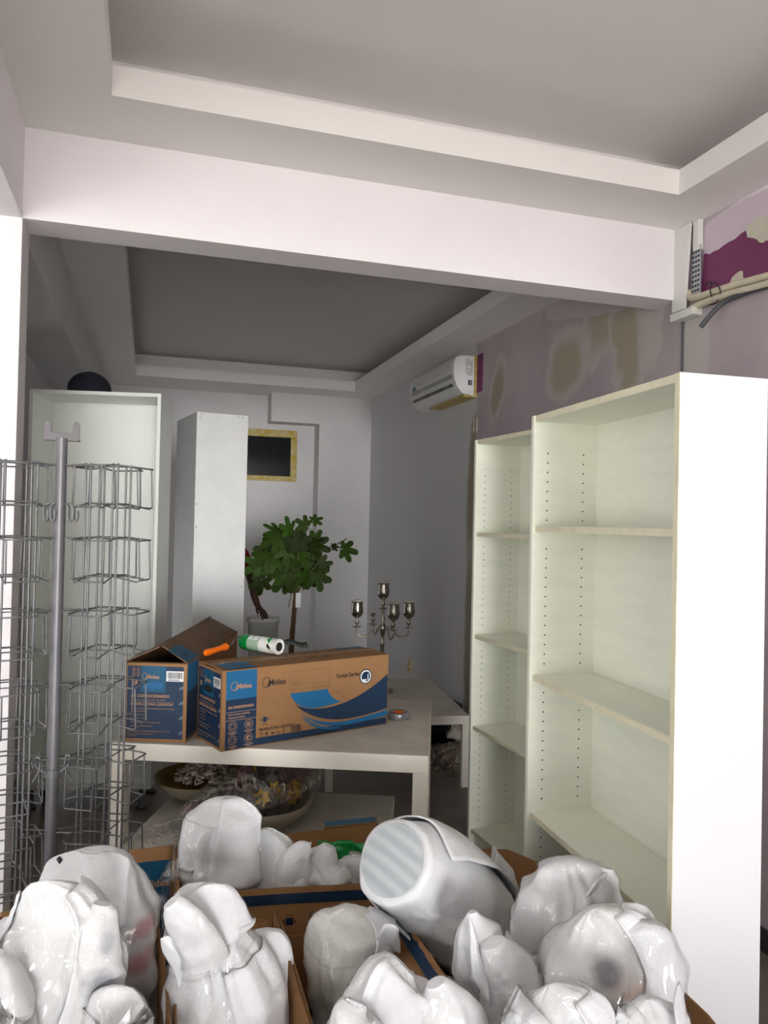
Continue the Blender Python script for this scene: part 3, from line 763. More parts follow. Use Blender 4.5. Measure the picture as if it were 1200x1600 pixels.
# carton edge liners already in the panels; things lying on the long carton and on the table
RL = 0.7415 + h + 0.0115
t = thing('paint_roller', 'orange paint roller handle resting on the edge of the long carton', 'paint roller', (0.249, 3.335, RL))
dr = Vector((0.112, 0.128, 0)).normalized()
hd = []
for k, (s_, r_) in enumerate(((0, 0.011), (0.01, 0.0145), (0.05, 0.0135), (0.09, 0.0125), (0.12, 0.012), (0.135, 0.016), (0.15, 0.0155), (0.158, 0.009))): hd.append((dr * s_ + Vector((0, 0, 0.016 + s_ * 0.05)), r_))
build('grip', MB().tube([q for q, _ in hd], [r_ for _, r_ in hd], M_['orange'], 14), t)
build('collar', MB().tube([dr * 0.02 + Vector((0, 0, 0.0171)), dr * 0.03 + Vector((0, 0, 0.0175))], 0.0149, M_['orange'], 14), t)
wire = [dr * 0.156 + Vector((0, 0, 0.024)), dr * 0.19 + Vector((0, 0, 0.028)), dr * 0.205 + Vector((0, 0, 0.04)), dr * 0.215 + Vector((0.005, 0.01, 0.052)), dr * 0.24 + Vector((0.012, 0.02, 0.052))]
build('wire_frame', MB().tube(smooth_path(wire, 5), 0.0032, M_['steel'], 8), t)
# sleeve in its printed wrapper
t = thing('roller_sleeve', 'new paint roller sleeve in green and white wrapper on the long carton', 'paint roller', (0.4315, 3.50, RL))
ax = Vector((0.135, -0.175, 0)).normalized(); ux = Vector((0, 0, 1)); vx = ax.cross(ux)
Ls, rr = 0.215, 0.034
def cyl_pt(s_, a_, r_): return ax * s_ + Vector((0, 0, rr + 0.001)) + (ux * math.cos(a_) + vx * math.sin(a_)) * r_
mb = MB()
mb.tube([cyl_pt(-0.012, 0, 0), cyl_pt(-0.008, 0, 0), cyl_pt(0.0, 0, 0), cyl_pt(Ls, 0, 0)], [0.016, 0.027, rr, rr], M_['fleece'], 24)
sl = build('sleeve', mb, t)
wp = MB()
wp.tube([cyl_pt(-0.013, 0, 0), cyl_pt(-0.008, 0, 0), cyl_pt(0.001, 0, 0), cyl_pt(0.045, 0, 0)], [0.012, 0.028, rr + 0.001, rr + 0.001], M_['green_plastic'], 24, caps=False)
for k in range(14):
    s0 = 0.045 + k * 0.0095
    wp.tube([cyl_pt(s0, 0, 0), cyl_pt(s0 + 0.0045, 0, 0)], rr + 0.0011, M_['green_plastic'] if k < 9 else M_['dark_green'], 24, caps=False) if k < 8 else None
for k in range(3):
    P = [[cyl_pt(0.05 + k * 0.034 + i * 0.026 / 5, 0.2 + 0.75 * j / 5, rr + 0.0016) for j in range(6)] for i in range(6)]
    wp.grid(P, M_['label_white'])
P = [[cyl_pt(0.165 + i * 0.02 / 4, -0.2 + 0.9 * j / 5 + i * 0.12, rr + 0.0016) for j in range(6)] for i in range(5)]
wp.grid(P, M_['green_plastic'])
P = [[cyl_pt(0.172 + i * 0.02 / 4, 1.1 + 0.5 * j / 5 + i * 0.1, rr + 0.0016) for j in range(6)] for i in range(5)]
wp.grid(P, M_['ink_black'])
build('wrapper', wp, t)
build('core', MB().tube([cyl_pt(Ls - 0.002, 0, 0), cyl_pt(Ls + 0.0012, 0, 0)], 0.02, M_['dark_hole'], 20), t)
P = [[cyl_pt(0.19 + i * 0.045 / 5, 2 * math.pi * j / 16, rr + 0.003 + 0.003 * noise.noise(Vector((i * 0.7, j * 0.9, 1))) - 0.002 * max(0, i - 3)) for j in range(17)] for i in range(6)]
build('plastic_film', MB().grid(P, M_['film']), t)
# dark curled strip behind it
t = thing('rubber_strip', 'short dark green strip lying curled behind the wrapped roller sleeve', 'strip', (0.60, 3.46, RL - 0.004))
P = []
for i in range(14):
    s_ = i / 13
    P.append([(0.125 * s_ - 0.01, -0.03 + 0.01 * s_ + dv, 0.012 + 0.018 * math.sin(s_ * 5.2) * (1 - 0.4 * s_) + 0.014 * s_ + dv * 0.35) for dv in (0, 0.02, 0.045)])
o = build('strip', MB().grid(P, M_['dark_green']), t); o.modifiers.new('thickness', 'SOLIDIFY').thickness = 0.003
# tape roll
t = thing('tape_roll', 'shiny grey roll of tape on the table beside the long carton', 'tape', (1.142, 3.40, 0.7415), R(20))
build('tape_band', MB().lathe([(0.026, 0), (0.05, 0), (0.052, 0.004), (0.052, 0.026), (0.05, 0.029), (0.026, 0.029), (0.026, 0)], M_['tape_grey'], n=28, cap=False), t)
build('core', MB().lathe([(0.022, 0), (0.0255, 0), (0.0255, 0.030), (0.022, 0.030), (0.022, 0)], M_['orange'], n=24, cap=False), t)
build('loose_end', MB().grid([[(0.052 + 0.02 * k / 6, 0.01 + 0.025 * k / 6, z) for z in (0.001, 0.024 - 0.002 * k)] for k in range(7)], M_['tape_grey']), t)
# ------------------------------------------------------------------ tall cabinets
a = math.atan2(4.526 - 4.667, 0.057 + 0.61)
t = thing('cabinet', 'tall open white cabinet carcass on short legs behind the wire rack', 'cabinet', (-0.65, 4.675, 0), a)
w, d, zb, zt = 0.722, 0.35, 0.12, 2.36; e = 0.02; CW = M_['cabinet_white']
for x in (0, w - e): mod_bevel(build('side_panel', MB().span((x, 0, zb), (x + e, d, zt), CW), t), 0.001)
build('top_panel', MB().span((e, 0, zt - e), (w - e, d, zt), CW), t)
build('bottom_panel', MB().span((e, 0, zb), (w - e, d, zb + 0.03), CW), t)
build('rail', MB().span((e, 0.02, zb + 0.03), (w - e, 0.035, zb + 0.125), CW), t)
build('back_panel', MB().span((e, d - 0.012, 1.095), (w - e, d - 0.004, zt - e), CW), t)
build('back_panel', MB().span((e, d - 0.012, zb + 0.03), (w - e, d - 0.004, 1.092), CW), t)
for x in (0.05, w - 0.06):
    for y in (0.05, d - 0.05):
        build('leg', MB().lathe([(0.032, 0), (0.032, 0.012), (0.016, 0.018), (0.016, 0.105), (0.026, 0.112), (0.026, 0.12)], M_['steel'], (x, y, 0), 14), t)
hm = MB()
for z in (2.17, 1.83, 1.81, 1.33, 1.31, 0.93, 0.91): hm.tube([(w - e - 0.008, 0.05, z), (w - e + 0.0005, 0.05, z)], 0.006, M_['dark_hole'], 8)
hm.tube([(w - 0.075, d - 0.014, 2.11), (w - 0.075, d - 0.006, 2.11)], 0.011, M_['ac_grey'], 10); hm.tube([(w - 0.06, d - 0.014, 2.18), (w - 0.06, d - 0.006, 2.18)], 0.008, M_['dark_hole'], 10)
build('screw_holes', hm, t)
# cap on the cabinet
t = thing('cap', 'round dark navy cap lying on top of the open white cabinet', 'cap', (-0.34, 4.74, 2.361))
prof = [(0.0, 0.128)] + [(0.118 * math.sin(R(k)), 0.028 + 0.10 * math.cos(R(k))) for k in range(12, 91, 13)] + [(0.121, 0.012), (0.119, 0.001)]
cr = build('crown', MB().lathe(list(reversed(prof)), M_['cap_navy'], n=36), t)
sm = MB()
for k in range(6):
    a_ = R(60 * k + 10)
    sm.tube([(0.1195 * math.sin(R(q)) * math.cos(a_), 0.1195 * math.sin(R(q)) * math.sin(a_), 0.028 + 0.1012 * math.cos(R(q))) for q in range(0, 91, 15)], 0.0016, M_['cap_navy'], 6)
build('seam', sm, cr)
build('button', MB().lathe([(0.009, 0.126), (0.008, 0.131), (0.003, 0.1335), (0.0, 0.134)], M_['cap_navy'], n=12), t)
P = [[(0.0 + (0.112 + 0.07 * i / 6 * math.cos(R(j))) * math.sin(R(j)) , (0.112 + 0.075 * i / 6 * math.cos(R(j))) * math.cos(R(j)), 0.012 - 0.010 * (i / 6) * abs(math.sin(R(j)))) for j in range(-60, 61, 10)] for i in range(7)]
build('visor', MB().grid(P, M_['cap_navy']), t).modifiers.new('t', 'SOLIDIFY').thickness = 0.003

a = math.atan2(5.242 - 5.178, 0.638 - 0.295)
t = thing('cabinet', 'tall narrow closed white cabinet behind the tented carton', 'cabinet', (0.295, 5.178, 0), a)
w, d = 0.349, 0.58; CG = M_['cabinet_grey']
mod_bevel(build('front_panel', MB().span((0, 0, 0), (w, 0.018, 2.36), CG), t), 0.001)
for x in (0, w - 0.018): mod_bevel(build('side_panel', MB().span((x, 0.019, 0), (x + 0.018, d, 2.36), CG), t), 0.001)
build('top_panel', MB().span((0.018, 0.019, 2.342), (w - 0.018, d - 0.01, 2.36), CG), t)
build('back_panel', MB().span((0.018, d - 0.01, 0), (w - 0.018, d - 0.002, 2.36), CG), t)
hm = MB()
for x, z in ((0.03, 2.345), (0.28, 2.345), (0.31, 2.345), (0.02, 2.32), (0.015, 1.75), (0.012, 1.60), (0.33, 1.2)):
    hm.tube([(x, -0.0008, z), (x, 0.002, z)], 0.004, M_['dark_hole'], 8)
build('screw_holes', hm, t)

# ------------------------------------------------------------------ worker in red beside the bucket
t = thing('person', 'person in red T-shirt behind the narrow cabinet, one hand on a bucket', 'person', (0.63, 6.62, 0))
def skinned(name, joints, edges, m, parent, root=0, sub=2):
    me = bpy.data.meshes.new(name)
    me.from_pydata([j[0] for j in joints], edges, [])
    o = bpy.data.objects.new(name, me); COL.objects.link(o)
    sk = o.modifiers.new('skin', 'SKIN'); sk.use_smooth_shade = True
    for i, j in enumerate(joints):
        v = me.skin_vertices[0].data[i]; v.radius = j[1] if isinstance(j[1], tuple) else (j[1], j[1]); v.use_root = (i == root)
    o.modifiers.new('sub', 'SUBSURF').levels = sub
    dg = bpy.context.evaluated_depsgraph_get()
    me2 = bpy.data.meshes.new_from_object(o.evaluated_get(dg))
    bpy.data.objects.remove(o); bpy.data.meshes.remove(me)
    o = bpy.data.objects.new(name, me2); COL.objects.link(o); o.parent = parent
    me2.materials.clear()
    for q in (m if isinstance(m, list) else [m]): me2.materials.append(q)
    for q in me2.polygons: q.use_smooth = True
    return o
J = [((0, 0, 0.95), (0.15, 0.11)), ((0, 0.0, 1.10), (0.135, 0.10)), ((0, 0.01, 1.28), (0.155, 0.11)), ((0, 0.01, 1.40), (0.12, 0.085)), ((0, 0.0, 1.47), (0.055, 0.055)), ((0, -0.01, 1.53), (0.055, 0.058)),
     ((0.165, 0.0, 1.375), (0.062, 0.058)), ((0.245, 0.06, 1.14), (0.044, 0.044)), ((0.262, -0.02, 1.0), (0.034, 0.034)), ((0.285, -0.06, 0.925), (0.024, 0.028)),
     ((-0.17, 0.0, 1.375), (0.062, 0.058)), ((-0.235, 0.01, 1.11), (0.044, 0.044)), ((-0.235, -0.07, 0.92), (0.034, 0.034)), ((-0.23, -0.10, 0.86), (0.026, 0.026)),
     ((0.095, 0, 0.86), (0.088, 0.09)), ((0.105, -0.01, 0.48), (0.06, 0.062)), ((0.11, 0.02, 0.10), (0.045, 0.05)), ((0.115, -0.10, 0.04), (0.04, 0.035)),
     ((-0.095, 0, 0.86), (0.088, 0.09)), ((-0.105, -0.01, 0.48), (0.06, 0.062)), ((-0.11, 0.02, 0.10), (0.045, 0.05)), ((-0.115, -0.10, 0.04), (0.04, 0.035))]
E_ = [(0, 1), (1, 2), (2, 3), (3, 4), (4, 5), (3, 6), (6, 7), (7, 8), (8, 9), (3, 10), (10, 11), (11, 12), (12, 13), (0, 14), (14, 15), (15, 16), (16, 17), (0, 18), (18, 19), (19, 20), (20, 21)]
def hand(wj, palm, dirv, side, down, spread):
    """palm and five curled fingers as further joints of the body"""
    dirv = Vector(dirv).normalized(); side = Vector(side).normalized(); down = Vector(down).normalized()
    base = len(J); wp_ = Vector(J[wj][0]); c = wp_ + dirv * 0.055
    J.append((tuple(c), (0.026, 0.017))); E_.append((wj, base))
    for k, (s_, ln) in enumerate(((-0.03, 0.068), (-0.01, 0.078), (0.01, 0.074), (0.029, 0.06))):
        b0 = c + dirv * 0.035 + side * s_; b1 = b0 + dirv * ln * 0.5 + down * 0.012 + side * s_ * spread; b2 = b1 + dirv * ln * 0.3 + down * ln * 0.45
        i0 = len(J); J.extend([(tuple(b0), 0.0095), (tuple(b1), 0.0085), (tuple(b2), 0.0075)]); E_.extend([(base, i0), (i0, i0 + 1), (i0 + 1, i0 + 2)])
    b0 = wp_ + dirv * 0.03 - side * 0.034; b1 = b0 + dirv * 0.035 - side * 0.02 + down * 0.01; i0 = len(J)
    J.extend([(tuple(b0), 0.012), (tuple(b1), 0.0095), (tuple(b1 + dirv * 0.025 + down * 0.012), 0.008)]); E_.extend([(base, i0), (i0, i0 + 1), (i0 + 1, i0 + 2)])
hand(9, None, (0.30, -0.72, -0.40), (0.72, 0.68, 0), (0.1, -0.1, -1), 0.2)
hand(13, None, (0.02, -0.35, -0.93), (0.2, 0.95, -0.3), (0.9, 0, -0.2), 0.1)
body = skinned('body', J, E_, [M_['skin'], M_['shirt_red'], M_['trouser'], M_['black_plastic']], t, 0, 2)
for q in body.data.polygons:
    c = q.center
    arm = abs(c.x) > 0.19
    if c.z < 0.075: q.material_index = 3
    elif c.z < 0.93 and abs(c.x) < 0.20: q.material_index = 2
    elif (c.z < 1.45 and not arm) or (arm and c.z > 1.20): q.material_index = 1
# head: one shaped surface with nose, brow, ears and eyes
hb = MB(); P = []
for i in range(19):
    ph = math.pi * i / 18; row = []
    for j in range(33):
        th = 2 * math.pi * j / 32
        x = 0.078 * math.sin(ph) * math.cos(th); y = 0.098 * math.sin(ph) * math.sin(th); z = 0.118 * math.cos(ph)
        if z < -0.02: x *= 1 - 0.25 * (-z - 0.02) / 0.1; y *= 1 - 0.12 * (-z - 0.02) / 0.1
        if y < 0:
            y -= 0.026 * math.exp(-(x / 0.014) ** 2 - ((z + 0.02) / 0.022) ** 2) + 0.006 * math.exp(-(x / 0.03) ** 2 - ((z + 0.062) / 0.010) ** 2) + 0.012 * math.exp(-(x / 0.025) ** 2 - ((z + 0.098) / 0.016) ** 2)
            y += 0.010 * (math.exp(-((abs(x) - 0.031) / 0.016) ** 2 - ((z - 0.008) / 0.012) ** 2))
        row.append((x, y - 0.015, z + 1.615))
    P.append(row)
hb.grid(P, M_['skin'])
head = build('head', hb, t)
for s_ in (-1, 1):
    build('ear', MB().lathe([(0.0, -0.006), (0.018, -0.004), (0.02, 0.004), (0.012, 0.008), (0.0, 0.004)], M_['skin'], n=12, mtx=Matrix.Translation((s_ * 0.08, -0.005, 1.607)).to_4x4() @ Matrix.Rotation(R(80 * s_), 4, 'Y')), head)
    build('eye', MB().lathe([(0.0, -0.011), (0.008, -0.008), (0.011, 0), (0.008, 0.008), (0.0, 0.011)], M_['label_white'], (s_ * 0.031, -0.093, 1.623), 12), head)
P = []
for i in range(10):
    ph = math.pi * 0.52 * i / 9; row = []
    for j in range(25):
        th = 2 * math.pi * j / 24
        row.append((0.083 * math.sin(ph) * math.cos(th), 0.103 * math.sin(ph) * math.sin(th) - 0.008 + 0.012 * (i / 9), 0.124 * math.cos(ph) + 1.62 + (0.02 if math.sin(th) < -0.3 and i > 7 else 0)))
    P.append(row)
build('hair', MB().grid(P, M_['ink_black']), t)
build('sleeve_hem', MB().tube([(0.222 + 0.062 * math.cos(k * math.pi / 8), 0.045 + 0.06 * math.sin(k * math.pi / 8), 1.20 - 0.012 * math.cos(k * math.pi / 8)) for k in range(16)], 0.006, M_['shirt_red'], 8, closed=True), t)

t = thing('bucket', 'white plastic bucket with a lid beside the person in red', 'bucket', (0.968, 6.55, 0))
build('tub', MB().lathe([(0.10, 0), (0.105, 0.004), (0.128, 0.78), (0.137, 0.785), (0.137, 0.80), (0.131, 0.805)], M_['bucket_white'], n=36), t)
build('lid', MB().lathe([(0.139, 0.79), (0.142, 0.80), (0.142, 0.822), (0.134, 0.828), (0.124, 0.826), (0.12, 0.818), (0.0, 0.82)], M_['bucket_white'], n=36), t)

# ------------------------------------------------------------------ potted fig tree
t = thing('fig_tree', 'young potted fig tree with broad lobed leaves by the back wall', 'plant', (1.12, 6.0, 0))
build('pot', MB().lathe([(0.12, 0), (0.125, 0.01), (0.155, 0.27), (0.165, 0.275), (0.165, 0.30), (0.15, 0.30), (0.145, 0.255)], M_['pot_black'], n=28), t)
build('soil', MB().lathe([(0.147, 0.25), (0.10, 0.262), (0.0, 0.268)], M_['soil'], n=20), t)
tk = smooth_path([(0.0, 0.0, 0.25), (-0.008, 0.005, 0.6), (0.002, 0.0, 0.85), (0.012, 0.0, 1.0), (0.02, 0.005, 1.14)], 6)
build('trunk', MB().tube(tk, [0.024 - 0.008 * i / (len(tk) - 1) + 0.0015 * math.sin(i * 2.1) for i in range(len(tk))], M_['bark'], 12), t)
tagm = MB().span((0.012, -0.03, 0.97), (0.052, -0.027, 1.085), M_['label_white'])
build('paper_tag', tagm, t)
LEAVES = [(425, 830, 32, 150), (440, 826, 30, 100), (420, 845, 34, 200), (445, 840, 36, 30), (483, 812, 20, 20), (465, 819, 24, 150), (470, 829, 20, 250), (480, 846, 32, 20), (491, 853, 30, -20), (487, 840, 24, 60),
          (455, 850, 34, 100), (460, 870, 38, 250), (475, 862, 34, 300), (440, 862, 30, 200), (415, 862, 36, 170), (408, 873, 36, 210), (396, 886, 34, 205), (412, 886, 30, 260), (403, 911, 30, 265), (437, 901, 42, 235),
          (450, 906, 38, 255), (440, 886, 32, 180), (425, 896, 32, 220), (485, 886, 34, -30), (497, 896, 36, -40), (491, 902, 34, -80), (479, 906, 28, -80), (500, 881, 24, 10), (470, 891, 38, 270), (533, 858, 30, -10),
          (516, 853, 13, 0), (455, 886, 40, 260), (468, 901, 32, 280), (430, 851, 32, 130), (462, 846, 28, 80), (422, 876, 30, 190), (448, 872, 34, 150), (484, 872, 30, 10), (430, 838, 30, 175)]
def leaf_mesh(seed):
    rnd = random.Random(seed); pts = []; n = 44
    lob = [(90, 0.62), (38, 0.56), (142, 0.56), (-12, 0.40), (192, 0.40)]
    for k in range(n):
        th = -80 + 340 * k / (n - 1); r = 0.17
        for a_, l_ in lob:
            dd = (th - a_ - 0) ; r = max(r, 0.17 + (l_ - 0.17) * math.exp(-(abs(dd) / 22.5) ** 3.0))
        pts.append((r * math.cos(R(th)), 0.30 + r * math.sin(R(th))))
    mb = MB(); cv = rnd.uniform(0.25, 0.6); tw = rnd.uniform(-0.3, 0.3)
    def lift(x, y): return -cv * (x * x) * 0.9 - 0.35 * cv * (y - 0.3) ** 2 + tw * x * (y - 0.3) + 0.035 * abs(math.sin(x * 9))
    vs = [(0, 0.30, lift(0, 0.3))] + [(x * 0.55, 0.30 + (y - 0.30) * 0.55, lift(x * 0.55, 0.30 + (y - 0.30) * 0.55) + 0.012) for x, y in pts] + [(x, y, lift(x, y)) for x, y in pts]
    fs = [(0, 1 + k, 2 + k) for k in range(n - 1)] + [(1 + k, 1 + n + k, 2 + n + k, 2 + k) for k in range(n - 1)]
    mb.add(vs, fs, M_['leaf'], True)
    o = build('leaf', mb); me = o.data; bpy.data.objects.remove(o); return me
LM = [leaf_mesh(s_) for s_ in range(5)]
rnd = random.Random(5); stems = MB(); top = Vector(tk[-1])
hubs = [Vector((-0.20, -0.05, 1.30)), Vector((-0.12, 0.05, 1.48)), Vector((0.02, -0.06, 1.45)), Vector((0.12, 0.03, 1.36)), Vector((0.0, 0.08, 1.30)), Vector((-0.02, -0.1, 1.26)), Vector((0.20, -0.02, 1.33)), Vector((0.08, 0.0, 1.58))]
for hbp in hubs: stems.tube(smooth_path([top - Vector((0, 0, 0.08)), (top * 0.5 + hbp * 0.5) + Vector((0, 0, -0.015)), hbp], 4), [0.007] * 4 + [0.006] * 4 + [0.0045], M_['twig'], 7)
stems.tube(smooth_path([(0.12, 0.0, 1.36), (0.24, -0.02, 1.42), (0.385, -0.03, 1.50), (0.415, -0.03, 1.52)], 4), [0.005] * 12 + [0.003], M_['twig'], 7)
for px, py, s_, ang in LEAVES:
    c = Vector(((px - 457) * 0.00512 + 0.005, rnd.uniform(-0.16, 0.10), 1.647 - (py - 815) * 0.00507)); sz = s_ * 0.00512 * 1.32
    ya = Vector((math.cos(R(ang)), rnd.uniform(-0.35, 0.25), math.sin(R(ang)))).normalized()
    nrm = Vector((rnd.uniform(-0.8, 0.8), -1.0, rnd.uniform(-0.3, 1.1))); nrm = (nrm - ya * nrm.dot(ya)).normalized()
    xa = ya.cross(nrm).normalized()
    b0 = c - ya * sz * 0.42
    o = bpy.data.objects.new('leaf', LM[rnd.randrange(5)]); COL.objects.link(o); o.parent = t
    o.matrix_local = Matrix.Translation(b0) @ cols(xa, ya, nrm).to_4x4() @ Matrix.Diagonal((sz, sz, sz, 1))
    near = min(hubs, key=lambda q: (q - b0).length) if px < 510 else Vector((0.30, -0.025, 1.45))
    stems.tube(smooth_path([near, near * 0.5 + b0 * 0.5 + Vector((0, 0, 0.01)), b0], 3), 0.0022, M_['twig'], 5)
stems.tube([(0.0, -0.01, 1.13), (-0.03, -0.03, 1.05), (-0.045, -0.03, 0.97)], 0.0035, M_['twig'], 6)
build('branches', stems, t)

# ------------------------------------------------------------------ candelabra
t = thing('candelabra', 'silver candelabra with goblet cups on the low table by the wall', 'candelabra', (1.622, 5.22, 0.451), R(-14))
SV = M_['silver']
build('base', MB().lathe([(0.085, 0), (0.088, 0.008), (0.08, 0.016), (0.05, 0.026), (0.03, 0.045), (0.016, 0.07)], SV, n=32), t)
build('stem', MB().lathe([(0.014, 0.06), (0.012, 0.10), (0.018, 0.13), (0.011, 0.16), (0.0135, 0.33), (0.017, 0.335), (0.017, 0.345), (0.012, 0.355), (0.0135, 0.40), (0.022, 0.43), (0.026, 0.455), (0.019, 0.475), (0.011, 0.49), (0.016, 0.52), (0.011, 0.54), (0.0095, 0.60)], SV, n=18), t)
def cup(parent, c, with_cup=True):
    x, y, z = c
    d_ = build('holder', MB().lathe([(0.0, -0.004), (0.032, 0.006), (0.034, 0.009), (0.008, 0.01), (0.006, 0.02), (0.016, 0.034), (0.016, 0.042), (0.009, 0.052), (0.012, 0.064), (0.014, 0.072)] + ([] if with_cup else [(0.021, 0.076), (0.022, 0.086), (0.012, 0.09)]), SV, c, 18), parent)
    if with_cup:
        o = build('goblet', MB().lathe([(0.010, 0.07), (0.026, 0.078), (0.040, 0.095), (0.0445, 0.118), (0.041, 0.145), (0.038, 0.172), (0.0405, 0.188), (0.037, 0.188), (0.0345, 0.172), (0.038, 0.14), (0.034, 0.10), (0.0, 0.09)], SV, c, 28), parent)
        build('candle', MB().lathe([(0.036, 0.15), (0.037, 0.192), (0.03, 0.196), (0.008, 0.195), (0.004, 0.204), (0.0, 0.205)], M_['rim_white'], c, 22), o)
cup(t, (0, 0, 0.585))
for ang, rr_, wc in ((180, 0.185, True), (0, 0.185, True), (-66, 0.16, True), (114, 0.16, False)):
    dv = Vector((math.cos(R(ang)), math.sin(R(ang)), 0))
    pts = [dv * 0.012 + Vector((0, 0, 0.435)), dv * 0.045 + Vector((0, 0, 0.46)), dv * 0.075 + Vector((0, 0, 0.44)), dv * 0.11 + Vector((0, 0, 0.395)), dv * (rr_ - 0.025) + Vector((0, 0, 0.392)), dv * rr_ + Vector((0, 0, 0.42)), dv * rr_ + Vector((0, 0, 0.452))]
    arm = build('arm', MB().tube(smooth_path(pts, 5), 0.0062, SV, 10), t)
    cup(t, tuple(dv * rr_ + Vector((0, 0, 0.452))), wc)

# ------------------------------------------------------------------ bowl, wrapped flowers on the low grey table
t = thing('bowl', 'shallow bowl of pale shredded filling under the white table', 'bowl', (0.26, 3.52, 0.4015))
build('dish', MB().lathe([(0.05, 0.0), (0.055, 0.004), (0.12, 0.03), (0.185, 0.075), (0.205, 0.108), (0.20, 0.108), (0.18, 0.08), (0.115, 0.038), (0.0, 0.02)], M_['bowl_gold'], n=36), t)
bo = MB().lathe([(0.051, -0.0005), (0.057, 0.0025), (0.122, 0.0275), (0.188, 0.073), (0.2065, 0.106)], M_['bowl_ceramic'], n=36, cap=False); build('outer_glaze', bo, t)
sh = MB(); rnd = random.Random(9)
for k in range(150):
    a_ = rnd.uniform(0, 6.28); r_ = 0.13 * math.sqrt(rnd.random()); c = Vector((r_ * math.cos(a_) + 0.02, r_ * math.sin(a_), 0.06 + 0.07 * (1 - (r_ / 0.15) ** 2) * rnd.uniform(0.5, 1) + 0.03))
    q = rnd.uniform(0, 6.28); ln = rnd.uniform(0.02, 0.04)
    sh.tube([c + Vector((math.cos(q + k_ * 1.1) * ln * 0.5, math.sin(q + k_ * 1.1) * ln * 0.5, 0.006 * math.sin(k_ * 2.2))) for k_ in range(5)], 0.0045, M_['shred'], 5, caps=False)
build('shredded_filling', sh, t)['kind'] = 'stuff'

t = thing('wrapped_bouquet', 'dried flower arrangement in cellophane lying in a wide bowl', 'flowers', (0.46, 3.12, 0.4015))
build('dish', MB().lathe([(0.06, 0), (0.065, 0.004), (0.13, 0.03), (0.20, 0.085), (0.225, 0.13), (0.219, 0.13), (0.192, 0.088), (0.12, 0.036), (0.0, 0.02)], M_['bowl_ceramic'], n=36), t)
rnd = random.Random(12)
def bq(u, v, w_):  # bouquet ellipsoid lying diagonally
    ax_ = Vector((0.80, 0.52, 0.10)).normalized(); bx = Vector((-0.52, 0.8, 0)).normalized(); cx = ax_.cross(bx)
    return Vector((-0.02, 0.0, 0.13)) + ax_ * (u * 0.33) + bx * (v * 0.15) + cx * (w_ * 0.105)
for nm, mt, cnt, sz in (('yellow_flower', 'petal_yellow', 9, 0.038), ('red_flower', 'petal_red', 3, 0.03), ('mauve_flower', 'petal_mauve', 40, 0.044), ('green_leaf', 'petal_dark', 46, 0.05)):
    for k in range(cnt):
        while True:
            u, v, w_ = rnd.uniform(-1, 1), rnd.uniform(-1, 1), rnd.uniform(-1, 1)
            L2 = u * u + v * v + w_ * w_
            if 0.35 < L2 < 0.85 and (nm != 'yellow_flower' or -0.2 < u < 0.9) and (nm != 'red_flower' or u < -0.6): break
        c = bq(u, v, w_); mb = MB(); dz = Vector((rnd.uniform(-1, 1), rnd.uniform(-1, 0.3), rnd.uniform(-0.2, 1))).normalized(); xx = dz.orthogonal().normalized(); yy = dz.cross(xx)
        n_ = 6 if 'flower' in nm else 2
        for q in range(n_):
            a_ = 2 * math.pi * q / n_; d_ = xx * math.cos(a_) + yy * math.sin(a_); s2 = xx * -math.sin(a_) + yy * math.cos(a_)
            mb.add([c, c + d_ * sz * 0.55 + s2 * sz * 0.32 + dz * sz * 0.25, c + d_ * sz + dz * sz * 0.2, c + d_ * sz * 0.55 - s2 * sz * 0.32 + dz * sz * 0.25], [(0, 1, 2, 3)], M_[mt], True)
        build(nm, mb, t)
P = []
for i in range(25):
    u = -1.55 + 2.75 * i / 24; row = []
    rr_ = math.sqrt(max(0.02, 1 - min(1, abs(u)) ** 2.4)) if u > -0.9 else 0.42 + 0.25 * (-u - 0.9)
    for j in range(29):
        a_ = 2 * math.pi * j / 28
        k_ = 1.06 + 0.10 * noise.noise(Vector((math.cos(a_) * 2, math.sin(a_) * 2, u * 3))) + 0.07 * abs(noise.noise(Vector((math.cos(a_) * 6, math.sin(a_) * 6, u * 5))))
        row.append(bq(u * 1.08, math.cos(a_) * rr_ * k_, math.sin(a_) * rr_ * k_))
    P.append(row)
build('cellophane', MB().grid(P, M_['cellophane']), t)

# ------------------------------------------------------------------ rubble under the right-hand low table
rb = MB(); rnd = random.Random(21)
for k in range(420):
    x = rnd.gauss(2.05, 0.13); y = rnd.gauss(5.0, 0.16)
    if x > 2.31 or x < 1.75: continue
    hgt = 0.10 * math.exp(-((x - 2.12) / 0.14) ** 2 - ((y - 5.05) / 0.17) ** 2)
    s_ = rnd.uniform(0.008, 0.03); c = Vector((x, y, hgt * rnd.uniform(0.4, 1) + s_ * 0.4))
    pts = [c + Vector((rnd.uniform(-1, 1), rnd.uniform(-1, 1), rnd.uniform(-0.6, 0.7))) * s_ for _ in range(6)]
    rb.add(pts, [(0, 1, 2), (0, 2, 3), (0, 3, 4), (0, 4, 1), (5, 2, 1), (5, 3, 2), (5, 4, 3), (5, 1, 4)], M_['rubble'] if rnd.random() < 0.7 else M_['plaster_chunk'])
P = [[(1.72 + 0.58 * i / 16, 4.66 + 0.72 * j / 16, 0.001 + 0.105 * math.exp(-((1.72 + 0.58 * i / 16 - 2.12) / 0.15) ** 2 - ((4.66 + 0.72 * j / 16 - 5.05) / 0.17) ** 2) + 0.008 * noise.noise(Vector((i * 0.9, j * 0.9, 0)))) for j in range(17)] for i in range(17)]
rb.grid(P, M_['rubble'], False)
tag(build('rubble', rb), 'heap of broken plaster rubble on the floor under the low table', 'rubble', kind='stuff')
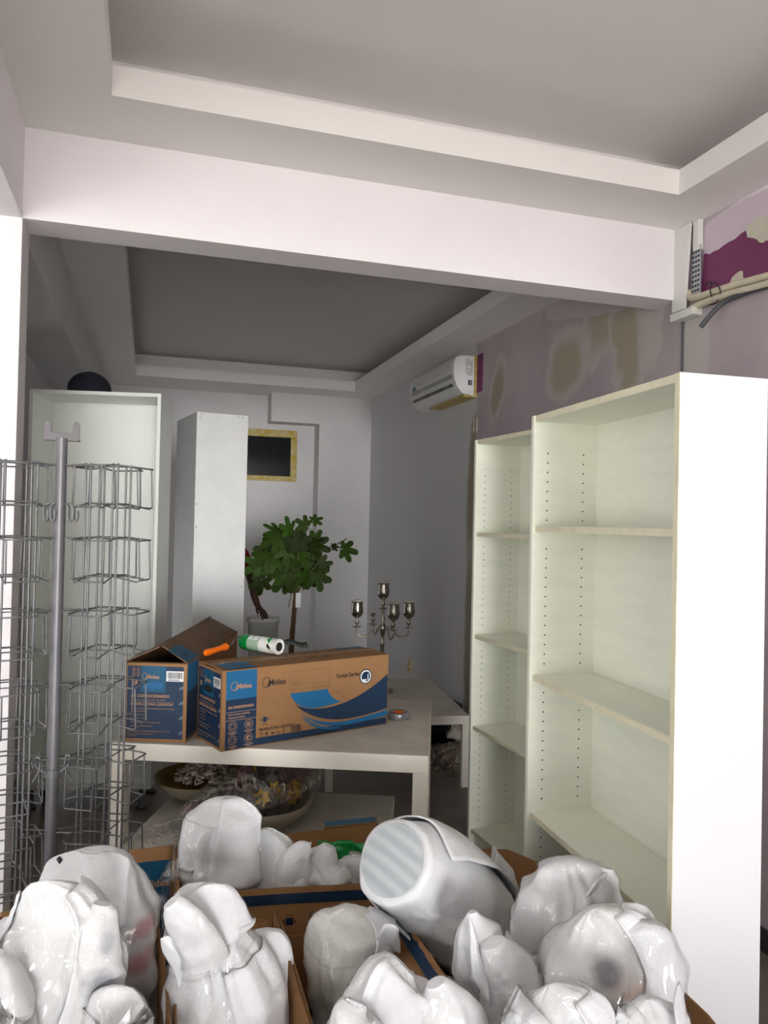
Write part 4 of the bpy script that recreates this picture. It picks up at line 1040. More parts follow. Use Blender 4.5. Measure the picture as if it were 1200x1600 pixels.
def chunk(name, c, s_, seed, label):
    rnd = random.Random(seed); bm = bmesh.new(); bmesh.ops.create_icosphere(bm, subdivisions=2, radius=1)
    for v in bm.verts: v.co = Vector((v.co.x * s_[0], v.co.y * s_[1], v.co.z * s_[2])) * (1 + 0.45 * noise.noise(v.co * 1.6 + Vector((seed, 0, 0))))
    bm.transform(Matrix.Translation(c)); bm.verts.index_update()
    mb = MB().add([v.co[:] for v in bm.verts], [[v.index for v in f.verts] for f in bm.faces], M_['plaster_chunk']); bm.free()
    return tag(build(name, mb), label, 'rubble')
chunk('plaster_chunk', (2.165, 5.10, 0.155), (0.075, 0.06, 0.055), 4, 'largest pale plaster chunk on top of the rubble heap')
t = thing('black_box', 'unidentified black box shape behind the rubble heap at the foot of the wall', 'black_box', (2.02, 5.36, 0), R(3))  # dark shape of unknown kind, modelled as a black open box
cm = M_['black_plastic']
for nm, a_, b_ in (('panel', (0, 0.14, 0), (0.30, 0.15, 0.29)), ('panel', (0, 0, 0), (0.012, 0.14, 0.29)), ('panel', (0.288, 0, 0), (0.30, 0.14, 0.29)), ('panel', (0.012, 0, 0), (0.288, 0.14, 0.012)), ('panel', (0.012, 0, 0.278), (0.288, 0.14, 0.29))):
    build(nm, MB().span(a_, b_, cm, bev=0.003), t)

# ------------------------------------------------------------------ revolving wire rack
RX, RY = -0.264, 2.60
t = thing('wire_rack', 'grey revolving wire display rack with empty card pockets by the column', 'display rack', (RX, RY, 0))
PS, ST = M_['pole_steel'], M_['steel']
build('pole', MB().tube([(0, 0, 0.03), (0, 0, 1.16)], 0.0185, PS, 18).tube([(0, 0, 1.16), (0, 0, 1.895)], 0.0172, PS, 18), t)
bs = MB()
for k in range(4):
    a_ = R(45 + 90 * k); bs.tube([(0, 0, 0.03), (0.27 * math.cos(a_), 0.27 * math.sin(a_), 0.018)], 0.012, PS, 8)
build('base', bs, t)
br = MB().prism([(-0.052, 0.0), (0.052, 0.0), (0.052, 0.045), (0.047, 0.056), (0.037, 0.056), (0.032, 0.045), (0.032, 0.02), (-0.032, 0.02), (-0.032, 0.045), (-0.037, 0.056), (-0.047, 0.056), (-0.052, 0.045)], (0, -0.003, 1.893), (1, 0, 0), (0, 0, 1), (0, 1, 0), 0.006, M_['bracket_grey'])
br.span((-0.052, -0.003, 1.888), (0.052, 0.02, 1.895), M_['bracket_grey'])
mod_bevel(build('sign_bracket', br, t), 0.001)
hk = MB()
for x in (-0.045, -0.025, 0.025, 0.04):
    for y in (-0.02, 0.02):
        hk.tube(smooth_path([(x * 0.6, y, 1.69), (x, y, 1.68), (x, y, 1.645), (x + 0.006, y, 1.635), (x + 0.012, y, 1.645), (x + 0.012, y, 1.668)], 3), 0.0028, ST, 7)
build('hook', hk, t)
hk = MB()
hk.tube([(0, 0, 0.835), (0, 0, 0.86)], 0.025, ST, 14)
for x in (-1, 1): hk.tube(smooth_path([(x * 0.02, -0.01, 0.85), (x * 0.045, -0.012, 0.87), (x * 0.05, -0.012, 0.895), (x * 0.04, -0.012, 0.90), (x * 0.036, -0.012, 0.865), (x * 0.055, -0.012, 0.825)], 4), 0.0045, ST, 7)
build('clamp', hk, t)
def pocket_mesh():
    r = 0.0026; mb = MB(); w_ = 0.058; d_ = 0.078
    mb.tube([(-w_, 0, 0), (-w_, d_ * 0.8, -0.006), (-w_ + 0.004, d_, -0.008), (w_ - 0.004, d_, -0.008), (w_, d_ * 0.8, -0.006), (w_, 0, 0)], r, ST, 6)
    for x in (-w_ + 0.012, w_ - 0.012):
        mb.tube([(x, d_ - 0.001, -0.008), (x, d_ + 0.004, -0.13), (x * 0.98, d_ - 0.004, -0.137), (x * 0.9, 0.002, -0.122)], r, ST, 6)
    mb.tube([(-w_ + 0.012, d_ + 0.003, -0.133), (w_ - 0.012, d_ + 0.003, -0.133)], r, ST, 6)
    mb.tube([(-w_ * 0.9, 0.001, -0.122), (w_ * 0.9, 0.001, -0.122)], r, ST, 6)
    o = build('wire_pocket', mb); me = o.data; bpy.data.objects.remove(o); return me
PM = pocket_mesh()
TIERS = [1.815 - 0.2295 * k for k in range(8)]
for side, cx in (('left', -0.128), ('right', 0.142)):
    tw = MB(); q = 0.045; ta = R(-24 if cx > 0 else 17); ca_, sa_ = math.cos(ta), math.sin(ta)
    def tp_(x, y, z): return (cx + (x - cx) * ca_ - y * sa_, (x - cx) * sa_ + y * ca_, z)
    for sx in (-1, 1):
        for sy in (-1, 1):
            for off in (-0.008, 0.008):
                tw.tube([tp_(cx + sx * q + off, sy * q, 0.06), tp_(cx + sx * q + off, sy * q, 1.82)], 0.0034, ST, 7)
    for z in TIERS:
        tw.tube([tp_(cx - q, -q, z), tp_(cx + q, -q, z), tp_(cx + q, q, z), tp_(cx - q, q, z)], 0.0024, ST, 6, closed=True)
        tw.tube([tp_(cx - q, -q, z - 0.122), tp_(cx + q, -q, z - 0.122), tp_(cx + q, q, z - 0.122), tp_(cx - q, q, z - 0.122)], 0.0022, ST, 6, closed=True)
        s_ = 1 if cx > 0 else -1
        for yy in (-0.012, 0.012): tw.tube([(s_ * 0.016, yy, z - 0.004), (cx - s_ * q, yy * 3, z - 0.004)], 0.0026, ST, 6)
    build('tower_frame', tw, t)
    for i, z in enumerate(TIERS):
        for k in range(4):
            if z < 0.4 and k in (1, 3): continue
            a_ = 90 * k
            if (cx > 0 and a_ == 180) or (cx < 0 and a_ == 0):
                pass
            dv = Vector((math.cos(R(a_)), math.sin(R(a_)), 0))
            o = bpy.data.objects.new('wire_pocket', PM); COL.objects.link(o); o.parent = t
            dv = Vector((dv.x * ca_ - dv.y * sa_, dv.x * sa_ + dv.y * ca_, 0))
            o.location = Vector((cx, 0, z)) + dv * q
            o.rotation_euler = (0, 0, ta + R(a_ - 90 + (4 if i % 2 else -4)))
            if (cx > 0 and a_ == 180) or (cx < 0 and a_ == 0): o.scale = (1, 0.62, 1)
# ------------------------------------------------------------------ open cartons in front
def strip_panel(name, parent, pts, z0, z1, m, th=0.006, lean=0.0, jag=0.0, seed=0):
    rnd = random.Random(seed); P = []; q = []
    for i in range(len(pts) - 1):
        for k in range(6):
            s_ = k / 6; q.append((pts[i][0] + (pts[i + 1][0] - pts[i][0]) * s_, pts[i][1] + (pts[i + 1][1] - pts[i][1]) * s_))
    q.append(pts[-1])
    zz = lambda i: (z1(i / (len(q) - 1)) if callable(z1) else z1) + rnd.uniform(-jag, jag)
    for i, (x, y) in enumerate(q): P.append([(x, y, z0), (x, y, (z0 + zz(i)) / 2), (x, y, zz(i))])
    o = build(name, MB().grid(P, m), parent)
    s = o.modifiers.new('board', 'SOLIDIFY'); s.thickness = th; s.offset = 0
    return o
def open_carton(label, corners, z1, inner=True, m=None):
    """corners: four lists of points, one per panel, in order round the rim"""
    t = thing('open_carton', label, 'box', (0, 0, 0), 0, 'open cartons of wrapped goods in the foreground')
    out = []
    for i, c in enumerate(corners): out.append(strip_panel('panel', t, c, 0.002, z1[i] if isinstance(z1, list) else z1, m or KI, seed=i))
    loop = [p for c in corners for p in c[:-1]]
    build('bottom_panel', MB().prism(loop, (0, 0, 0.001), (1, 0, 0), (0, 1, 0), (0, 0, 1), 0.006, KI), t)
    return t, out
lc, lp = open_carton('open carton at left edge holding tall bundles with red showing through',
    [[(-0.40, 1.12), (-0.395, 1.7), (-0.345, 2.235)], [(-0.345, 2.235), (-0.2, 2.26), (0.005, 2.25)], [(0.005, 2.25), (0.045, 2.1), (0.063, 1.9), (0.072, 1.66), (0.07, 1.12)], [(0.07, 1.12), (-0.40, 1.12)]],
    [0.59, 0.60, lambda s_: 0.605 + 0.01 * math.sin(s_ * 7), 0.52])
ml, mp = open_carton('narrow open carton second from left with a hooded white bundle',
    [[(0.084, 1.12), (0.083, 1.7), (0.098, 2.13)], [(0.098, 2.13), (0.22, 2.12), (0.352, 2.06)], [(0.352, 2.06), (0.349, 1.6), (0.345, 1.12)], [(0.345, 1.12), (0.084, 1.12)]], [0.585, 0.575, 0.60, 0.52])
mr, mq = open_carton('open carton in the middle holding the cream tinted bundle',
    [[(0.353, 1.12), (0.358, 1.6), (0.362, 2.06)], [(0.362, 2.06), (0.5, 2.05), (0.655, 2.02)], [(0.655, 2.02), (0.664, 1.6), (0.668, 1.12)], [(0.668, 1.12), (0.353, 1.12)]], [0.59, 0.53, 0.585, 0.5])
rc, rq = open_carton('open carton at right against the bookcase with a large wrapped tube',
    [[(0.69, 1.02), (0.692, 1.5), (0.675, 2.03)], [(0.675, 2.03), (0.9, 2.2), (1.04, 2.262)], [(1.04, 2.262), (1.12, 2.22), (1.168, 2.09), (1.176, 1.8), (1.165, 1.36), (1.10, 1.02)], [(1.10, 1.02), (0.69, 1.02)]],
    [lambda s_: 0.598 + 0.004 * math.sin(s_ * 31), 0.60, lambda s_: 0.61 + 0.015 * math.sin(s_ * 3.14), 0.5])
bc, bq_ = open_carton('open carton behind the others with blue band across its front',
    [[(0.112, 2.215), (0.112, 2.53)], [(0.112, 2.53), (0.45, 2.545), (0.795, 2.55)], [(0.795, 2.55), (0.70, 2.14)], [(0.70, 2.14), (0.40, 2.185), (0.112, 2.215)]], [0.60, 0.605, 0.60, 0.60])
nc, nq = open_carton('small carton end standing left of the blue banded open carton',
    [[(-0.03, 2.50), (-0.03, 2.72)], [(-0.03, 2.72), (0.10, 2.73)], [(0.10, 2.73), (0.102, 2.50)], [(0.102, 2.50), (-0.03, 2.50)]], [0.50, 0.46, 0.50, 0.622], m=KR)
p = Print((-0.029, 2.4962, 0), (1, 0, 0), (0, 0, 1), (0, -1, 0))
p.rect(0.0, 0.44, 0.125, 0.582, TL_).rect(0.0, 0.05, 0.125, 0.44, NV); p.up().logo(0.022, 0.50, 0.032, IK); p.build(nq[3])
# back carton front print (outer face): kraft strip, navy band, icons, navy wave
U0 = Vector((0.70, 2.14, 0)) - Vector((0.112, 2.215, 0)); LU = U0.length; U0.normalize(); N0 = Vector((U0.y, -U0.x, 0))
pp = MB()
def fp(s_, z, lift=0.004):
    # follow the slightly bent front panel
    a_, b_, c_ = Vector((0.112, 2.215, 0)), Vector((0.40, 2.185, 0)), Vector((0.70, 2.14, 0))
    L1 = (b_ - a_).length; L2 = (c_ - b_).length; u = s_ * (L1 + L2)
    q = a_ + (b_ - a_) * (u / L1) if u < L1 else b_ + (c_ - b_) * ((u - L1) / L2)
    return q + N0 * lift + Vector((0, 0, z))
def band(s0, s1, z0, z1, m, lift=0.004, n=16):
    vs = []
    for i in range(n + 1):
        s_ = s0 + (s1 - s0) * i / n; vs += [fp(s_, z0, lift), fp(s_, z1, lift)]
    pp.add(vs, [(2 * i, 2 * i + 2, 2 * i + 3, 2 * i + 1) for i in range(n)], m)
band(0.02, 0.99, 0.555, 0.585, NV); band(0.30, 0.99, 0.32, 0.36, NV); band(0.30, 0.99, 0.24, 0.32, NV)
IB = M_['ink_black']
band(0.50, 0.535, 0.495, 0.515, NV, 0.0045, 2); band(0.485, 0.492, 0.502, 0.508, IB, 0.0045, 1); band(0.543, 0.55, 0.502, 0.508, IB, 0.0045, 1); band(0.50, 0.535, 0.522, 0.5235, IB, 0.0045, 1)
for k, s_ in enumerate((0.61, 0.67, 0.74, 0.80, 0.86)):
    band(s_, s_ + 0.016, 0.505 + 0.004 * (k % 2), 0.53, IB if k else M_['kraft_dull'], 0.0045, 2); band(s_ + 0.006, s_ + 0.010, 0.495, 0.505, IB, 0.0045, 1)
for s_ in (0.60, 0.63): band(s_, s_ + 0.002, 0.43, 0.475, M_['kraft_dull'], 0.0045, 1); band(s_ - 0.015, s_ + 0.017, 0.452, 0.4535, M_['kraft_dull'], 0.0045, 1)
build('print', pp, bq_[3])
# flaps
def flap(parent, pts, m, name='flap', th=0.005):
    o = flap_prism(parent, pts, m, th, name); return o
flap(bc, [(0.60, 2.552, 0.604), (0.79, 2.556, 0.604), (0.80, 2.60, 0.606), (0.61, 2.60, 0.606)], KI)
p = Print((0.50, 2.557, 0.6095), (1, 0.01, 0), (0, 1, 0.03), (0, 0, 1)); p.rect(0.11, 0.003, 0.29, 0.042, TL_); p.build(bc)
f1 = flap(rc, [(0.672, 2.02, 0.598), (0.688, 1.06, 0.598), (0.628, 1.06, 0.556), (0.618, 1.98, 0.556)], KR)
nv = MB().add([(0.6685, 2.01, 0.6025), (0.6845, 1.07, 0.6025), (0.661, 1.07, 0.587), (0.647, 2.0, 0.587)], [(0, 1, 2, 3)], NV)
for k in range(4):
    y = 1.72 - 0.09 * k; nv.add([(0.641, y, 0.5735), (0.643, y - 0.025, 0.5735), (0.634, y - 0.025, 0.567), (0.632, y, 0.567)], [(0, 1, 2, 3)], IB)
build('print', nv, f1)
rg = MB(); row = []; rnd = random.Random(3)
for i in range(60):
    s_ = i / 59; x = 0.675 + 0.016 * s_; y = 2.02 - 0.96 * s_; j = rnd.uniform(0, 0.006)
    row.append([(x - 0.004, y, 0.597), (x - 0.006 - j, y, 0.603 + rnd.uniform(-0.002, 0.003)), (x + 0.003, y, 0.606 + rnd.uniform(-0.002, 0.002))])
build('torn_edge', rg.grid(row, KR, False), rc)
flap(mr, [(0.363, 2.052, 0.53), (0.65, 2.012, 0.53), (0.645, 1.955, 0.40), (0.37, 1.99, 0.40)], KI)
flap(ml, [(0.10, 2.12, 0.575), (0.345, 2.055, 0.575), (0.343, 2.0, 0.535), (0.105, 2.05, 0.535)], KI)
flap(mr, [(0.362, 2.03, 0.588), (0.358, 1.65, 0.588), (0.372, 1.65, 0.50), (0.375, 2.03, 0.50)], KR)

# ------------------------------------------------------------------ wrapped bundles
def foam_mat(name, base, spots):
    m = crumple(mat(name, tuple(c - 16 for c in base), 0.7, spec=0.2, var=0.05, scale=55, bump=0.45, bscale=210, sss=0.12))
    nt = m.node_tree; b = nt.nodes['Principled BSDF']
    tc = nt.nodes.new('ShaderNodeTexCoord'); nz = nt.nodes.new('ShaderNodeTexNoise'); nz.inputs['Scale'].default_value = 22; nz.inputs['Detail'].default_value = 6
    nt.links.new(tc.outputs['Object'], nz.inputs['Vector'])
    cur = b.inputs['Base Color'].links[0].from_socket
    for (x, y, z, sx, sy, sz, rgb, amt) in spots:
        mp = nt.nodes.new('ShaderNodeMapping'); mp.vector_type = 'TEXTURE'
        mp.inputs['Location'].default_value = (x, y, z); mp.inputs['Scale'].default_value = (sx, sy, sz)
        nt.links.new(tc.outputs['Object'], mp.inputs['Vector'])
        ln = nt.nodes.new('ShaderNodeVectorMath'); ln.operation = 'LENGTH'; nt.links.new(mp.outputs[0], ln.inputs[0])
        ad = nt.nodes.new('ShaderNodeMath'); ad.operation = 'MULTIPLY_ADD'; ad.inputs[1].default_value = 0.9; nt.links.new(nz.outputs['Fac'], ad.inputs[0]); nt.links.new(ln.outputs['Value'], ad.inputs[2])
        mr = nt.nodes.new('ShaderNodeMapRange'); mr.interpolation_type = 'SMOOTHSTEP'; mr.inputs[1].default_value = 0.75; mr.inputs[2].default_value = 1.45; mr.inputs[3].default_value = amt; mr.inputs[4].default_value = 0
        nt.links.new(ad.outputs[0], mr.inputs[0])
        mx = nt.nodes.new('ShaderNodeMix'); mx.data_type = 'RGBA'
        nt.links.new(mr.outputs[0], mx.inputs[0]); nt.links.new(cur, mx.inputs[6]); mx.inputs[7].default_value = lin(rgb); cur = mx.outputs[2]
    nt.links.new(cur, b.inputs['Base Color'])
    return m
E1R = Vector((0.955, -0.295, 0))
class Wrap:
    """a foam-sheet bundle: an axis with radii, pleats that run along it and lumps"""
    def __init__(s, path, seed, pleat=0.10, lump=0.016, crease=0.009, npl=9, twist=0.6, dome=1.0, gathers=()):
        s.ga = gathers
        path = list(path)
        if dome and path[-1][3] > 0.02:
            d_ = (Vector(path[-1][:3]) - Vector(path[-2][:3])).normalized(); x, y, z, r, rd = path[-1]
            for k1, k2 in ((0.72, 0.16), (0.38, 0.27), (0.08, 0.30)): path.append((x + d_.x * r * k2 * dome, y + d_.y * r * k2 * dome, z + d_.z * r * k2 * dome, r * k1, rd))
        s.pts = [Vector(p[:3]) for p in path]; s.r = [p[3] * 1.05 for p in path]; s.rd = [p[4] for p in path]
        L = [0.0]
        for i in range(1, len(s.pts)): L.append(L[-1] + (s.pts[i] - s.pts[i - 1]).length + abs(s.r[i] - s.r[i - 1]) * 0.7)
        s.L = [l / L[-1] for l in L]; s.seed = seed; rnd = random.Random(seed)
        s.pl = [(rnd.uniform(0, 2 * math.pi), rnd.uniform(-twist, twist), rnd.uniform(0.10, 0.26), rnd.uniform(0.4, 1.0), rnd.uniform(0.15, 0.95)) for _ in range(npl)]
        s.pleat, s.lump, s.crease = pleat, lump, crease
    def at(s, t):
        t = min(max(t, 0), 1); i = 0
        while i < len(s.L) - 2 and t > s.L[i + 1]: i += 1
        u = (t - s.L[i]) / max(1e-6, s.L[i + 1] - s.L[i])
        def cr(v, k):
            a, b, c, d = v[max(i - 1, 0)], v[i], v[i + 1], v[min(i + 2, len(v) - 1)]
            return 0.5 * ((2 * b) + (c - a) * u + (2 * a - 5 * b + 4 * c - d) * u * u + (3 * b - a - 3 * c + d) * u ** 3)
        return cr(s.pts, 3), max(0.002, cr(s.r, 1)), max(0.05, cr(s.rd, 1))
    def frame(s, t):
        a = s.at(t - 0.01)[0]; b = s.at(t + 0.01)[0]; T = (b - a).normalized()
        e1 = (E1R - T * E1R.dot(T)).normalized(); return e1, T.cross(e1)
    def P(s, th, t, off=0.0, rough=1.0):
        c, r, rd = s.at(t); e1, e2 = s.frame(t); f = 0.0
        for th0, sl, w, a, tc in s.pl:
            d = (th - th0 - sl * (t - 0.5) * 3 + math.pi) % (2 * math.pi) - math.pi
            if abs(d) < 1.2:
                g = math.exp(-(d / w) ** 2) if d > 0 else math.exp(-(d / (w * 0.42)) ** 2)
                f += a * g * math.exp(-((t - tc) / 0.38) ** 2)
        n = (e1 * math.cos(th) + e2 * math.sin(th)); gsum = 0.0
        for tc, am, nf, wd in s.ga:
            dt = t - tc; ph = nf * (th + 0.35 * math.sin(2 * th + s.seed) + 0.25 * math.sin(3 * th + 2 * s.seed)) + dt * 5
            gsum += am * (math.exp(-(dt / wd) ** 2) * (abs(math.sin(ph * 0.5)) ** 0.7 - 0.6) - 0.55 * math.exp(-(dt / (wd * 0.35)) ** 2))
        p = c + e1 * (r * math.cos(th)) + e2 * (r * rd * math.sin(th))
        q = p * 8 + Vector((s.seed * 3.7, 0, 0))
        dsp = r * gsum + s.pleat * r * (f - 0.45) + rough * (s.lump * noise.noise(q) + 0.8 * s.lump * noise.noise(q * 0.45 + Vector((5, 5, 5))) + s.crease * (0.42 - abs(noise.noise(q * 1.35))) * 2.6 + 0.5 * s.crease * (0.4 - abs(noise.noise(q * 3.3))))
        return p + n * (min(dsp, 0.035) + off)
    def shell(s, m, nu=72, nv=46, t0=0.0, t1=1.0, a0=0.0, a1=2 * math.pi, off=0.0, rough=1.0, fa0=None, fa1=None, curl=0.0, cap=True):
        P = []
        for i in range(nv + 1):
            t = t0 + (t1 - t0) * i / nv; b0 = fa0((t - t0) / (t1 - t0)) if fa0 else a0; b1 = fa1((t - t0) / (t1 - t0)) if fa1 else a1; row = []
            for j in range(nu + 1):
                u = j / nu; th = b0 + (b1 - b0) * u
                o_ = off + curl * (max(0, abs(u - 0.5) * 2 - 0.7) / 0.3) ** 2
                row.append(s.P(th, t, o_, rough))
            P.append(row)
        mb = MB().grid(P, m)
        if cap and t1 >= 1.0 and not fa0:
            c = sum((Vector(q) for q in P[-1][:-1]), Vector()) / nu
            mb.add(P[-1][:-1] + [c], [(k, (k + 1) % nu, nu) for k in range(nu)], m, True)
        return mb
def peak(p0, p1, tip, m, bulge=(0, 0, 0), n=12, th=0.003, wav=0.010, seed=0):
    """a loose pointed corner of sheet"""
    p0, p1, tip, bulge = map(Vector, (p0, p1, tip, bulge)); P = []
    for i in range(n + 1):
        v = i / n; row = []
        for j in range(n + 1):
            u = j / n; wv_ = 1 - v ** 2.4; mid = p0 * 0.5 + p1 * 0.5; q = mid * (1 - v) + tip * v + (p1 - p0) * (u - 0.5) * wv_ * (1 + 0.12 * math.sin(v * 5 + seed))
            w_ = 1 - abs(u - 0.5) * 1.2
            q = q + bulge * (4 * v * (1 - v)) * w_ + Vector((noise.noise(q * 14 + Vector((seed, 0, 0))), noise.noise(q * 14 + Vector((0, seed, 0))), noise.noise(q * 14 + Vector((0, 0, seed))))) * wav
            row.append(q)
        P.append(row)
    return MB().grid(P, m)
def sheet_obj(name, mb, parent, th=0.004):
    o = build(name, mb, parent); s = o.modifiers.new('sheet', 'SOLIDIFY'); s.thickness = th; s.offset = 1; return o
